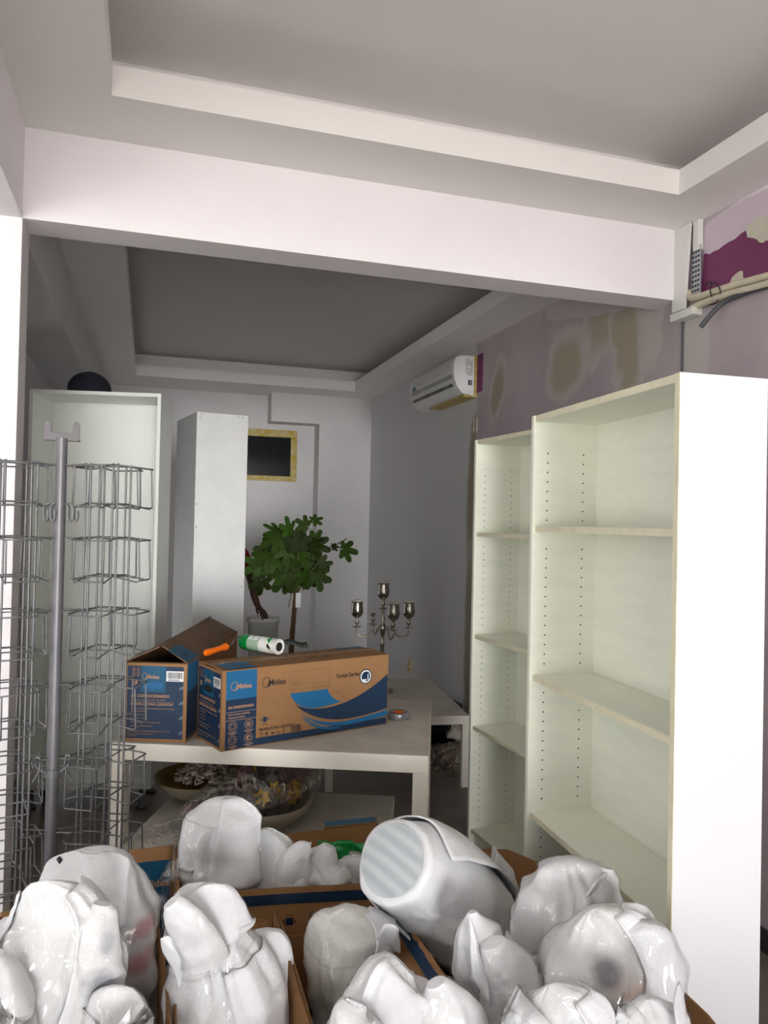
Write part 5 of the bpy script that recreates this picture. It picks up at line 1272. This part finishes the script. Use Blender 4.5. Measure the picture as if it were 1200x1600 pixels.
PATHS = {
    'A1': [(-0.075, 2.02, 0.03, 0.1049, 0.8), (-0.075, 2.02, 0.398, 0.1234, 0.8), (-0.084, 2.02, 0.509, 0.136, 0.8), (-0.09, 2.02, 0.604, 0.1328, 0.8), (-0.098, 2.02, 0.699, 0.1169, 0.7), (-0.106, 2.02, 0.77, 0.0979, 0.5), (-0.107, 2.02, 0.807, 0.0821, 0.25)],
    'A2': [(-0.171, 1.74, 0.03, 0.1113, 0.75), (-0.171, 1.74, 0.563, 0.1309, 0.75), (-0.171, 1.74, 0.669, 0.1284, 0.75), (-0.17, 1.74, 0.748, 0.1178, 0.75), (-0.174, 1.74, 0.815, 0.0964, 0.6), (-0.195, 1.74, 0.858, 0.06, 0.35), (-0.208, 1.74, 0.875, 0.0346, 0.2)],
    'A3': [(-0.261, 1.62, 0.03, 0.0643, 0.8), (-0.261, 1.62, 0.632, 0.0756, 0.8), (-0.257, 1.62, 0.716, 0.0635, 0.7), (-0.261, 1.62, 0.777, 0.0415, 0.6), (-0.264, 1.62, 0.814, 0.0146, 0.5)],
    'A4': [(-0.029, 1.62, 0.03, 0.052, 0.7), (-0.029, 1.62, 0.59, 0.0612, 0.7), (-0.034, 1.62, 0.654, 0.0561, 0.7), (-0.04, 1.62, 0.69, 0.0433, 0.4), (-0.043, 1.62, 0.708, 0.0331, 0.2)],
    'B1': [(0.193, 1.78, 0.03, 0.104, 0.75), (0.193, 1.78, 0.488, 0.1224, 0.75), (0.186, 1.78, 0.575, 0.1194, 0.75), (0.174, 1.78, 0.649, 0.0989, 0.75), (0.162, 1.78, 0.692, 0.0755, 0.75), (0.152, 1.78, 0.739, 0.0841, 0.6), (0.162, 1.78, 0.788, 0.0668, 0.35), (0.168, 1.78, 0.812, 0.0436, 0.2)],
    'B2': [(0.33, 1.86, 0.03, 0.0581, 0.8), (0.33, 1.86, 0.398, 0.0684, 0.8), (0.317, 1.86, 0.492, 0.0683, 0.8), (0.299, 1.86, 0.587, 0.0619, 0.8), (0.288, 1.86, 0.632, 0.0495, 0.6), (0.283, 1.86, 0.648, 0.034, 0.4)],
    'C1': [(0.226, 2.36, 0.03, 0.082, 0.8), (0.226, 2.36, 0.515, 0.0965, 0.8), (0.232, 2.36, 0.611, 0.1121, 0.8), (0.237, 2.36, 0.687, 0.1083, 0.8), (0.243, 2.36, 0.754, 0.0968, 0.7), (0.243, 2.36, 0.79, 0.0736, 0.4)],
    'C2': [(0.412, 2.38, 0.03, 0.0813, 0.8), (0.412, 2.38, 0.483, 0.0956, 0.8), (0.407, 2.38, 0.553, 0.0916, 0.8), (0.393, 2.38, 0.624, 0.0716, 0.7), (0.364, 2.38, 0.686, 0.0277, 0.5)],
    'C3': [(0.55, 2.33, 0.03, 0.0844, 0.7), (0.55, 2.33, 0.49, 0.0993, 0.7), (0.548, 2.33, 0.539, 0.0913, 0.7), (0.543, 2.33, 0.589, 0.0595, 0.6), (0.557, 2.33, 0.623, 0.0259, 0.6), (0.566, 2.33, 0.644, 0.01, 0.6)],
    'C4': [(0.657, 2.4, 0.03, 0.0527, 0.8), (0.657, 2.4, 0.444, 0.062, 0.8), (0.655, 2.4, 0.526, 0.0579, 0.8), (0.65, 2.4, 0.56, 0.0413, 0.7), (0.648, 2.4, 0.572, 0.0165, 0.7)],
    'C5': [(0.11, 2.3, 0.03, 0.0268, 0.8), (0.11, 2.3, 0.558, 0.0315, 0.8), (0.11, 2.3, 0.622, 0.0297, 0.8), (0.113, 2.3, 0.65, 0.0167, 0.8)],
    'D1': [(0.561, 1.84, 0.03, 0.1057, 0.8), (0.561, 1.84, 0.37, 0.1244, 0.8), (0.549, 1.84, 0.467, 0.1211, 0.8), (0.531, 1.84, 0.556, 0.1081, 0.8), (0.531, 1.84, 0.619, 0.105, 0.8), (0.533, 1.84, 0.659, 0.0955, 0.7), (0.535, 1.84, 0.674, 0.0796, 0.5)],
    'D2': [(0.54, 1.56, 0.03, 0.1301, 0.7), (0.54, 1.56, 0.499, 0.1531, 0.7), (0.538, 1.56, 0.581, 0.145, 0.7), (0.541, 1.56, 0.641, 0.1123, 0.6), (0.545, 1.56, 0.682, 0.0658, 0.5), (0.562, 1.56, 0.702, 0.0193, 0.4)],
    'E1': [(1.002, 2.0, 0.398, 0.1063, 1), (0.92, 2.0, 0.509, 0.1269, 1), (0.813, 1.96, 0.631, 0.1335, 1), (0.706, 1.9, 0.729, 0.1212, 1), (0.634, 1.85, 0.785, 0.1041, 1), (0.614, 1.835, 0.801, 0.0965, 1)],
    'E2': [(1.051, 2.08, 0.03, 0.0681, 0.4), (1.051, 2.08, 0.394, 0.0801, 0.4), (1.045, 2.08, 0.509, 0.0649, 0.4), (1.03, 2.08, 0.605, 0.0343, 0.4), (1.007, 2.08, 0.695, 0.0057, 0.4)],
    'E3': [(1.025, 1.7, 0.03, 0.1006, 0.8), (1.025, 1.7, 0.473, 0.1183, 0.8), (1.022, 1.7, 0.601, 0.1184, 0.8), (1.02, 1.7, 0.696, 0.112, 0.8), (1.026, 1.7, 0.759, 0.0961, 0.75), (1.021, 1.7, 0.804, 0.0609, 0.6)],
    'E4': [(0.992, 1.5, 0.03, 0.1119, 0.75), (0.992, 1.5, 0.484, 0.1316, 0.75), (1.002, 1.5, 0.582, 0.1406, 0.75), (1.0, 1.5, 0.667, 0.1406, 0.75), (0.995, 1.5, 0.732, 0.1148, 0.7), (0.978, 1.5, 0.781, 0.0601, 0.6)],
    'E5': [(0.813, 1.6, 0.03, 0.1047, 0.7), (0.813, 1.6, 0.509, 0.1232, 0.7), (0.776, 1.6, 0.587, 0.105, 0.7), (0.742, 1.6, 0.665, 0.0755, 0.7), (0.716, 1.6, 0.726, 0.0434, 0.6), (0.705, 1.6, 0.776, 0.0058, 0.5)],
    'E6': [(0.748, 1.33, 0.03, 0.0966, 0.75), (0.748, 1.33, 0.616, 0.1137, 0.75), (0.747, 1.33, 0.683, 0.1039, 0.75), (0.737, 1.33, 0.727, 0.0765, 0.7), (0.729, 1.33, 0.756, 0.0296, 0.6)],
    'E7': [(0.965, 1.27, 0.03, 0.0676, 0.75), (0.965, 1.27, 0.616, 0.0795, 0.75), (0.958, 1.27, 0.672, 0.0744, 0.75), (0.951, 1.27, 0.71, 0.0595, 0.7), (0.948, 1.27, 0.734, 0.0273, 0.6)],
    'A2R': [(-0.115, 1.7, 0.592, 0.0817, 0.7), (-0.092, 1.69, 0.686, 0.0685, 0.7), (-0.077, 1.68, 0.774, 0.0526, 0.6), (-0.071, 1.68, 0.832, 0.0316, 0.5), (-0.069, 1.68, 0.855, 0.0132, 0.5)],
    'D2R': [(0.629, 1.5, 0.55, 0.0698, 0.6), (0.628, 1.5, 0.616, 0.0564, 0.6), (0.613, 1.5, 0.665, 0.0348, 0.5), (0.598, 1.5, 0.694, 0.0107, 0.5)],
    'D2L': [(0.428, 1.48, 0.599, 0.0587, 0.6), (0.411, 1.48, 0.663, 0.0458, 0.6), (0.421, 1.48, 0.691, 0.0204, 0.5)],
    'B1L': [(0.141, 1.72, 0.687, 0.0476, 0.5), (0.108, 1.7, 0.771, 0.0385, 0.4), (0.083, 1.7, 0.815, 0.0247, 0.3), (0.069, 1.7, 0.833, 0.0082, 0.3)],
    'E1U': [(0.811, 1.86, 0.545, 0.0737, 0.6), (0.726, 1.83, 0.638, 0.0554, 0.6), (0.645, 1.8, 0.708, 0.0349, 0.5), (0.597, 1.79, 0.74, 0.0125, 0.5)],
    'E3R': [(1.084, 1.66, 0.613, 0.057, 0.6), (1.097, 1.66, 0.706, 0.0476, 0.5), (1.106, 1.66, 0.768, 0.0286, 0.35), (1.113, 1.66, 0.805, 0.0064, 0.3)],
    'E4R': [(1.046, 1.46, 0.571, 0.0876, 0.7), (1.062, 1.45, 0.658, 0.0818, 0.7), (1.06, 1.45, 0.728, 0.0649, 0.6), (1.035, 1.45, 0.771, 0.0309, 0.5)],
    'C2R': [(0.447, 2.32, 0.527, 0.0664, 0.6), (0.457, 2.31, 0.598, 0.0506, 0.5), (0.482, 2.31, 0.64, 0.0274, 0.4), (0.503, 2.31, 0.649, 0.0078, 0.3)],
    'E5R': [(0.797, 1.54, 0.577, 0.0736, 0.6), (0.788, 1.54, 0.649, 0.0566, 0.6), (0.763, 1.54, 0.701, 0.0394, 0.5), (0.747, 1.54, 0.736, 0.0141, 0.4)],

}
F = M_['foam']; FM = M_['film']; PI = math.pi
SHIFT = {'D2': (-0.012, 0.92), 'E6': (0.045, 0.85), 'D1': (-0.025, 0.96), 'E5': (0.02, 0.95)}
GROUP = 'foam wrapped bundles in the open cartons'
def bundle(key, label, seed, m=None, film=True, **kw):
    t = thing('wrapped_bundle', label, 'bundle', (0, 0, 0), 0, GROUP)
    path = [(p[0] + SHIFT.get(key, (0, 1))[0], p[1], p[2], p[3] * SHIFT.get(key, (0, 1))[1], p[4]) for p in PATHS[key]]
    w_ = Wrap(path, seed, **kw)
    o = build('foam_wrap', w_.shell(m or F), t)
    if film:
        w2 = Wrap(path, seed, **kw)
        q = w2.shell(FM, 56, 34, 0.1, 0.985, off=0.0025, rough=1.25, cap=False)
        build('plastic_film', q, t)
    return t, w_
def tie(t, w_, tt, tilt=0.0, r=0.0022, m=None, name='tie'):
    pts = [w_.P(2 * PI * k / 48, tt + tilt * math.sin(2 * PI * k / 48 + 0.6), 0.003) for k in range(48)]
    return build(name, MB().tube(pts, r, m or FM, 6, closed=True), t)

def lobe(t, key, seed, m=None, film=True, **kw):
    """a further fold of the same wrapping standing off the body"""
    w_ = Wrap(PATHS[key], seed, **kw); o = build('foam_fold', w_.shell(m or F, 44, 30), t)
    if film: build('plastic_film', w_.shell(FM, 40, 24, 0.05, 0.97, off=0.0025, rough=1.25, cap=False), t)
    return w_
RED, DRK, GRY, PNK, CRM = (196, 130, 132), (120, 122, 134), (172, 176, 184), (236, 214, 204), (232, 228, 206)
# left carton
mA1 = foam_mat('foam_red_tinted', (236, 237, 240), [(0.02, 1.93, 0.66, 0.05, 0.12, 0.035, RED, 0.7), (0.01, 1.93, 0.585, 0.05, 0.12, 0.045, RED, 0.75), (0.03, 1.95, 0.755, 0.025, 0.1, 0.03, DRK, 0.8), (0.0, 1.95, 0.48, 0.10, 0.16, 0.08, GRY, 0.9)])
t, w_ = bundle('A1', 'tallest bundle at the back of left carton, red and dark patches inside', 11, mA1, pleat=0.10, twist=0.3, gathers=((0.62, 0.10, 7, 0.16),))
sheet_obj('flap', w_.shell(F, 30, 16, 0.74, 1.0, off=0.010, fa0=lambda s_: -2.9 + 0.1 * s_, fa1=lambda s_: -0.3 - 0.5 * (1 - s_), curl=0.008), t)
build('tie', MB().tube([w_.P(-2.6 + k * 0.05, 0.93 - 0.002 * k, 0.012) for k in range(6)], 0.006, M_['black_plastic'], 8), t)
mA2 = foam_mat('foam_speckled', (241, 242, 244), [(-0.065, 1.63, 0.70, 0.045, 0.12, 0.06, DRK, 0.75), (-0.075, 1.62, 0.655, 0.03, 0.1, 0.028, RED, 0.85), (-0.10, 1.6, 0.585, 0.035, 0.1, 0.04, RED, 0.8), (-0.05, 1.65, 0.52, 0.04, 0.1, 0.05, DRK, 0.7), (-0.055, 1.64, 0.79, 0.02, 0.1, 0.03, GRY, 0.8)])
t, w_ = bundle('A2', 'large bundle at left front with two crossed lapels of white foam', 12, mA2, pleat=0.07, twist=0.9, gathers=((0.60, 0.10, 9, 0.22),))
sheet_obj('flap', w_.shell(F, 30, 26, 0.40, 0.985, off=0.008, fa0=lambda s_: -3.5, fa1=lambda s_: -1.45 - 1.25 * s_ ** 1.4, curl=0.006), t)
sheet_obj('flap', w_.shell(mA2, 30, 26, 0.34, 0.90, off=0.013, fa0=lambda s_: -1.50 + 0.75 * s_ ** 1.2, fa1=lambda s_: 0.5, curl=0.006), t)
tie(t, w_, 0.60, 0.06)
build('tie', MB().tube([w_.P(-2.5 + 2.0 * k / 20, 0.70 - 0.22 * k / 20, 0.017) for k in range(21)], 0.0025, FM, 6), t)
lobe(t, 'A2R', 61, mA2, pleat=0.10, npl=6)
bundle('A3', 'slim bundle cut off by the left edge of the picture', 13, F, pleat=0.1)
t, w_ = bundle('A4', 'small low bundle with flat paper corner at front of left carton', 14, F, pleat=0.08, lump=0.006)
sheet_obj('flap', peak((-0.075, 1.535, 0.60), (-0.02, 1.50, 0.585), (-0.01, 1.54, 0.715), F, (0, -0.02, 0)), t)
sheet_obj('flap', MB().grid([[(-0.075 + 0.075 * i / 6, 1.53 - 0.02 * i / 6, 0.56 + 0.13 * j / 6 + 0.01 * i / 6) for j in range(7)] for i in range(7)], F), t)
# second carton
t, w_ = bundle('B1', 'big hooded bundle with a narrow neck in the second carton', 21, F, pleat=0.09, npl=8, twist=0.3, gathers=((0.70, 0.16, 9, 0.13),))
sheet_obj('flap', w_.shell(F, 26, 16, 0.80, 1.0, off=0.012, fa0=lambda s_: -2.4 + 0.3 * s_, fa1=lambda s_: 0.2, curl=0.006), t)
sheet_obj('flap', peak((0.10, 1.74, 0.71), (0.10, 1.76, 0.60), (0.045, 1.72, 0.745), F, (0.01, -0.03, 0.02), seed=2), t)
sheet_obj('flap', w_.shell(F, 20, 26, 0.10, 0.72, off=0.006, fa0=lambda s_: -0.95 - 0.3 * s_, fa1=lambda s_: 0.6, curl=0.004), t)
tie(t, w_, 0.735, 0.02, 0.003)
lobe(t, 'B1L', 62, pleat=0.12, npl=6, lump=0.008)
t, w_ = bundle('B2', 'low bundle with a folded hood squeezed right of the hooded one', 22, F, film=False, pleat=0.16, npl=6, twist=0.2)
sheet_obj('flap', w_.shell(F, 18, 22, 0.4, 0.97, off=0.007, fa0=lambda s_: -2.5, fa1=lambda s_: -1.1 - 0.5 * s_, curl=0.010), t)
# back carton
t, w_ = bundle('C1', 'upright white bundle standing tallest in the back carton', 31, F, pleat=0.10, npl=8, twist=0.25, gathers=((0.72, 0.13, 9, 0.16), (0.45, 0.08, 7, 0.15)))
sheet_obj('flap', w_.shell(F, 18, 18, 0.62, 1.0, off=0.006, fa0=lambda s_: -1.55, fa1=lambda s_: -0.2, curl=0.008), t)
sheet_obj('flap', peak((0.17, 2.27, 0.52), (0.235, 2.26, 0.50), (0.15, 2.235, 0.615), F, (0, -0.02, 0), seed=3), t)
tie(t, w_, 0.86, 0.01)
t, w_ = bundle('C2', 'sloping bundle with ragged tip right of the upright white one', 32, F, pleat=0.14, npl=8, gathers=((0.78, 0.12, 8, 0.2),))
for k, (a_, b_, c_) in enumerate((((0.43, 2.33, 0.62), (0.46, 2.33, 0.56), (0.515, 2.36, 0.645)), ((0.42, 2.30, 0.60), (0.45, 2.30, 0.55), (0.53, 2.33, 0.615)), ((0.40, 2.30, 0.52), (0.47, 2.29, 0.50), (0.50, 2.30, 0.60)))):
    sheet_obj('flap', peak(a_, b_, c_, F, (0, -0.015, 0.01), seed=4 + k), t)
lobe(t, 'C2R', 63, film=False, pleat=0.12, npl=6, lump=0.008)
bundle('C3', 'white bundle twisted to a pointed tip in the back carton', 33, F, film=False, pleat=0.08, lump=0.006)
bundle('C4', 'small rounded bundle beside the green packet', 34, F, film=False, pleat=0.07, lump=0.006)
bundle('C5', 'crumpled clear film packet in the left corner of back carton', 35, FM, film=False, pleat=0.2, lump=0.01, crease=0.012)
# green packet
t = thing('green_packet', 'flat glossy green packet lying in the back carton', 'packet', (0.645, 2.45, 0.582), R(-8))
P = [[(-0.085 + 0.17 * i / 14, -0.03 + 0.012 * math.sin(i * 0.8) + 0.02 * noise.noise(Vector((i * 0.4, j * 0.5, 2))), -0.03 + 0.065 * j / 8 - 0.02 * i / 14 + 0.008 * noise.noise(Vector((i * 0.5, j * 0.6, 5)))) for j in range(9)] for i in range(15)]
o = build('pouch', MB().grid(P, M_['green_plastic']), t); o.modifiers.new('s', 'SOLIDIFY').thickness = 0.012
lb = [[(q[0], q[1] - 0.0135, q[2]) for q in P[i][2:6]] for i in range(8, 13)]
build('label', MB().grid(lb, M_['ac_grey']), t)
ws = MB()
for k in range(4): 
    q = P[9 + k][3]; ws.add([(q[0] - 0.003, q[1] - 0.0165, q[2] + 0.002), (q[0] + 0.003, q[1] - 0.0165, q[2] + 0.002), (q[0] + 0.003, q[1] - 0.0165, q[2] + 0.010), (q[0] - 0.003, q[1] - 0.0165, q[2] + 0.010)], [(0, 1, 2, 3)], LW)
build('label_print', ws, t)
# middle carton
mD = foam_mat('foam_cream_tinted', (238, 239, 234), [(0.53, 1.75, 0.54, 0.10, 0.14, 0.05, CRM, 0.8)])
t, w_ = bundle('D1', 'cream tinted round bundle in clear film in the middle carton', 41, mD, pleat=0.08, npl=9, gathers=((0.72, 0.10, 9, 0.12), (0.93, 0.10, 7, 0.12)))
sheet_obj('flap', peak((0.545, 1.755, 0.655), (0.62, 1.79, 0.60), (0.565, 1.75, 0.70), F, (0.02, -0.02, 0.02), seed=8), t)
sheet_obj('flap', w_.shell(F, 18, 16, 0.70, 0.98, off=0.006, fa0=lambda s_: -1.0, fa1=lambda s_: 0.5, curl=0.008), t)
tie(t, w_, 0.80, 0.03)
t, w_ = bundle('D2', 'loosely folded white bundle at the front of the middle carton', 42, F, pleat=0.14, npl=10, twist=1.0, gathers=((0.78, 0.16, 7, 0.2),))
sheet_obj('flap', w_.shell(F, 22, 18, 0.66, 0.96, off=0.008, fa0=lambda s_: -2.3, fa1=lambda s_: -1.0 + 0.4 * s_, curl=0.008), t)
lobe(t, 'D2R', 64, pleat=0.12, npl=7)
lobe(t, 'D2L', 65, pleat=0.12, npl=6)
# right carton: wrapped tube with a ribbed disc showing through its end
pe = PATHS['E1']
t, w_ = bundle('E1', 'large tilted tube, ribbed grey disc showing at its open end', 51, F, film=False, pleat=0.035, lump=0.006, crease=0.003, npl=6, twist=0.2, dome=0.12)
c0, r0, _ = w_.at(w_.L[-4]); e1, e2 = w_.frame(w_.L[-4]); ax_ = e1.cross(e2)
dm = mat('ribbed_disc', (178, 190, 198), 0.6, bump=0.3, bscale=180)
nt = dm.node_tree; b = nt.nodes['Principled BSDF']; tcn = nt.nodes.new('ShaderNodeTexCoord'); wv = nt.nodes.new('ShaderNodeTexWave'); wv.inputs['Scale'].default_value = 11; wv.inputs['Distortion'].default_value = 1.5; wv.bands_direction = 'X'
mpn = nt.nodes.new('ShaderNodeMapping'); mpn.inputs['Rotation'].default_value = (0, R(24), R(-20)); nt.links.new(tcn.outputs['Object'], mpn.inputs['Vector']); nt.links.new(mpn.outputs[0], wv.inputs['Vector'])
rpn = nt.nodes.new('ShaderNodeValToRGB'); rpn.color_ramp.elements[0].color = lin((156, 163, 167)); rpn.color_ramp.elements[1].color = lin((178, 184, 187)); nt.links.new(wv.outputs['Fac'], rpn.inputs['Fac']); nt.links.new(rpn.outputs['Color'], b.inputs['Base Color'])
P = []
for i in range(9):
    k_ = i / 8; P.append([c0 + (-ax_ if ax_.dot(Vector((-1, -1, 0.5))) < 0 else ax_) * (0.006 * (1 - k_ * k_) + 0.013) + (e1 * math.cos(2 * PI * j / 40) + e2 * math.sin(2 * PI * j / 40)) * (r0 * 0.86 * k_ + 0.0001) for j in range(41)])
build('end_disc', MB().grid(P, dm), t)
sheet_obj('flap', w_.shell(F, 26, 30, 0.10, 0.80, off=0.010, rough=0.6, fa0=lambda s_: 0.35 - 0.35 * s_ , fa1=lambda s_: 2.6 - 0.2 * s_, curl=0.012), t)
sheet_obj('flap', w_.shell(F, 22, 26, 0.25, 0.80, off=0.010, rough=0.6, fa0=lambda s_: -2.6 - 0.3 * s_, fa1=lambda s_: -1.75 - 0.15 * s_, curl=0.012), t)
lobe(t, 'E1U', 66, film=False, pleat=0.06, npl=5, lump=0.006, crease=0.004)
t, w_ = bundle('E2', 'upright pointed sheet bundle behind the tilted tube', 52, F, film=False, pleat=0.10, lump=0.004, npl=5)
sheet_obj('flap', peak((0.985, 2.03, 0.55), (1.05, 2.04, 0.50), (1.0, 2.05, 0.70), F, (0, -0.02, 0), seed=11), t)
t, w_ = bundle('E3', 'round topped bundle with torn corner flaps below the bookcase shelves', 53, M_['foam'], pleat=0.10, npl=9, gathers=((0.88, 0.14, 9, 0.16), (0.55, 0.08, 7, 0.12)))
sheet_obj('flap', peak((1.03, 1.62, 0.76), (1.09, 1.66, 0.70), (1.125, 1.66, 0.80), F, (0, -0.015, 0.02), seed=12), t)
sheet_obj('flap', peak((1.02, 1.60, 0.745), (1.075, 1.60, 0.65), (1.12, 1.62, 0.70), F, (0.01, -0.02, 0.02), seed=13), t)
tie(t, w_, 0.70, 0.03)
lobe(t, 'E3R', 67, pleat=0.10, npl=5, lump=0.006)
mE4 = foam_mat('foam_dark_disc', (240, 240, 240), [(0.955, 1.40, 0.705, 0.045, 0.12, 0.042, (110, 112, 122), 0.85), (1.02, 1.40, 0.66, 0.09, 0.12, 0.05, PNK, 0.8)])
t, w_ = bundle('E4', 'broad film wrapped bundle with a dark round patch under the foam', 54, mE4, pleat=0.10, npl=9, twist=1.0, gathers=((0.62, 0.09, 9, 0.16), (0.95, 0.12, 7, 0.14)))
sheet_obj('flap', w_.shell(F, 22, 18, 0.52, 0.94, off=0.008, fa0=lambda s_: -1.5 + 0.6 * s_, fa1=lambda s_: 0.3, curl=0.006), t)
tie(t, w_, 0.72, 0.08)
lobe(t, 'E4R', 68, pleat=0.10, npl=7)
t, w_ = bundle('E5', 'bundle rising to a sharp white peak at left of right carton', 55, F, pleat=0.10, npl=8, gathers=((0.70, 0.14, 6, 0.22),))
sheet_obj('flap', peak((0.70, 1.54, 0.66), (0.735, 1.515, 0.62), (0.702, 1.575, 0.785), F, (0, -0.015, 0), seed=15), t)
sheet_obj('flap', w_.shell(F, 20, 20, 0.40, 0.84, off=0.007, fa0=lambda s_: -1.1 - 0.3 * s_, fa1=lambda s_: 0.6, curl=0.010), t)
lobe(t, 'E5R', 69, pleat=0.10, npl=6)
t, w_ = bundle('E6', 'smooth domed bundle in clear film at the bottom edge', 56, foam_mat('foam_grey_disc', (236, 237, 240), [(0.72, 1.24, 0.67, 0.06, 0.12, 0.045, GRY, 0.8)]), pleat=0.07, npl=8, gathers=((0.9, 0.10, 8, 0.2),))
sheet_obj('flap', w_.shell(F, 20, 18, 0.55, 0.92, off=0.007, fa0=lambda s_: -1.0, fa1=lambda s_: 0.6, curl=0.008), t)
t, w_ = bundle('E7', 'small bundle in the near right corner of right carton', 57, F, pleat=0.12, npl=8, gathers=((0.8, 0.14, 8, 0.2),))
sheet_obj('flap', peak((0.96, 1.20, 0.70), (1.02, 1.23, 0.66), (1.02, 1.27, 0.76), F, (0, -0.01, 0.01), seed=17), t)
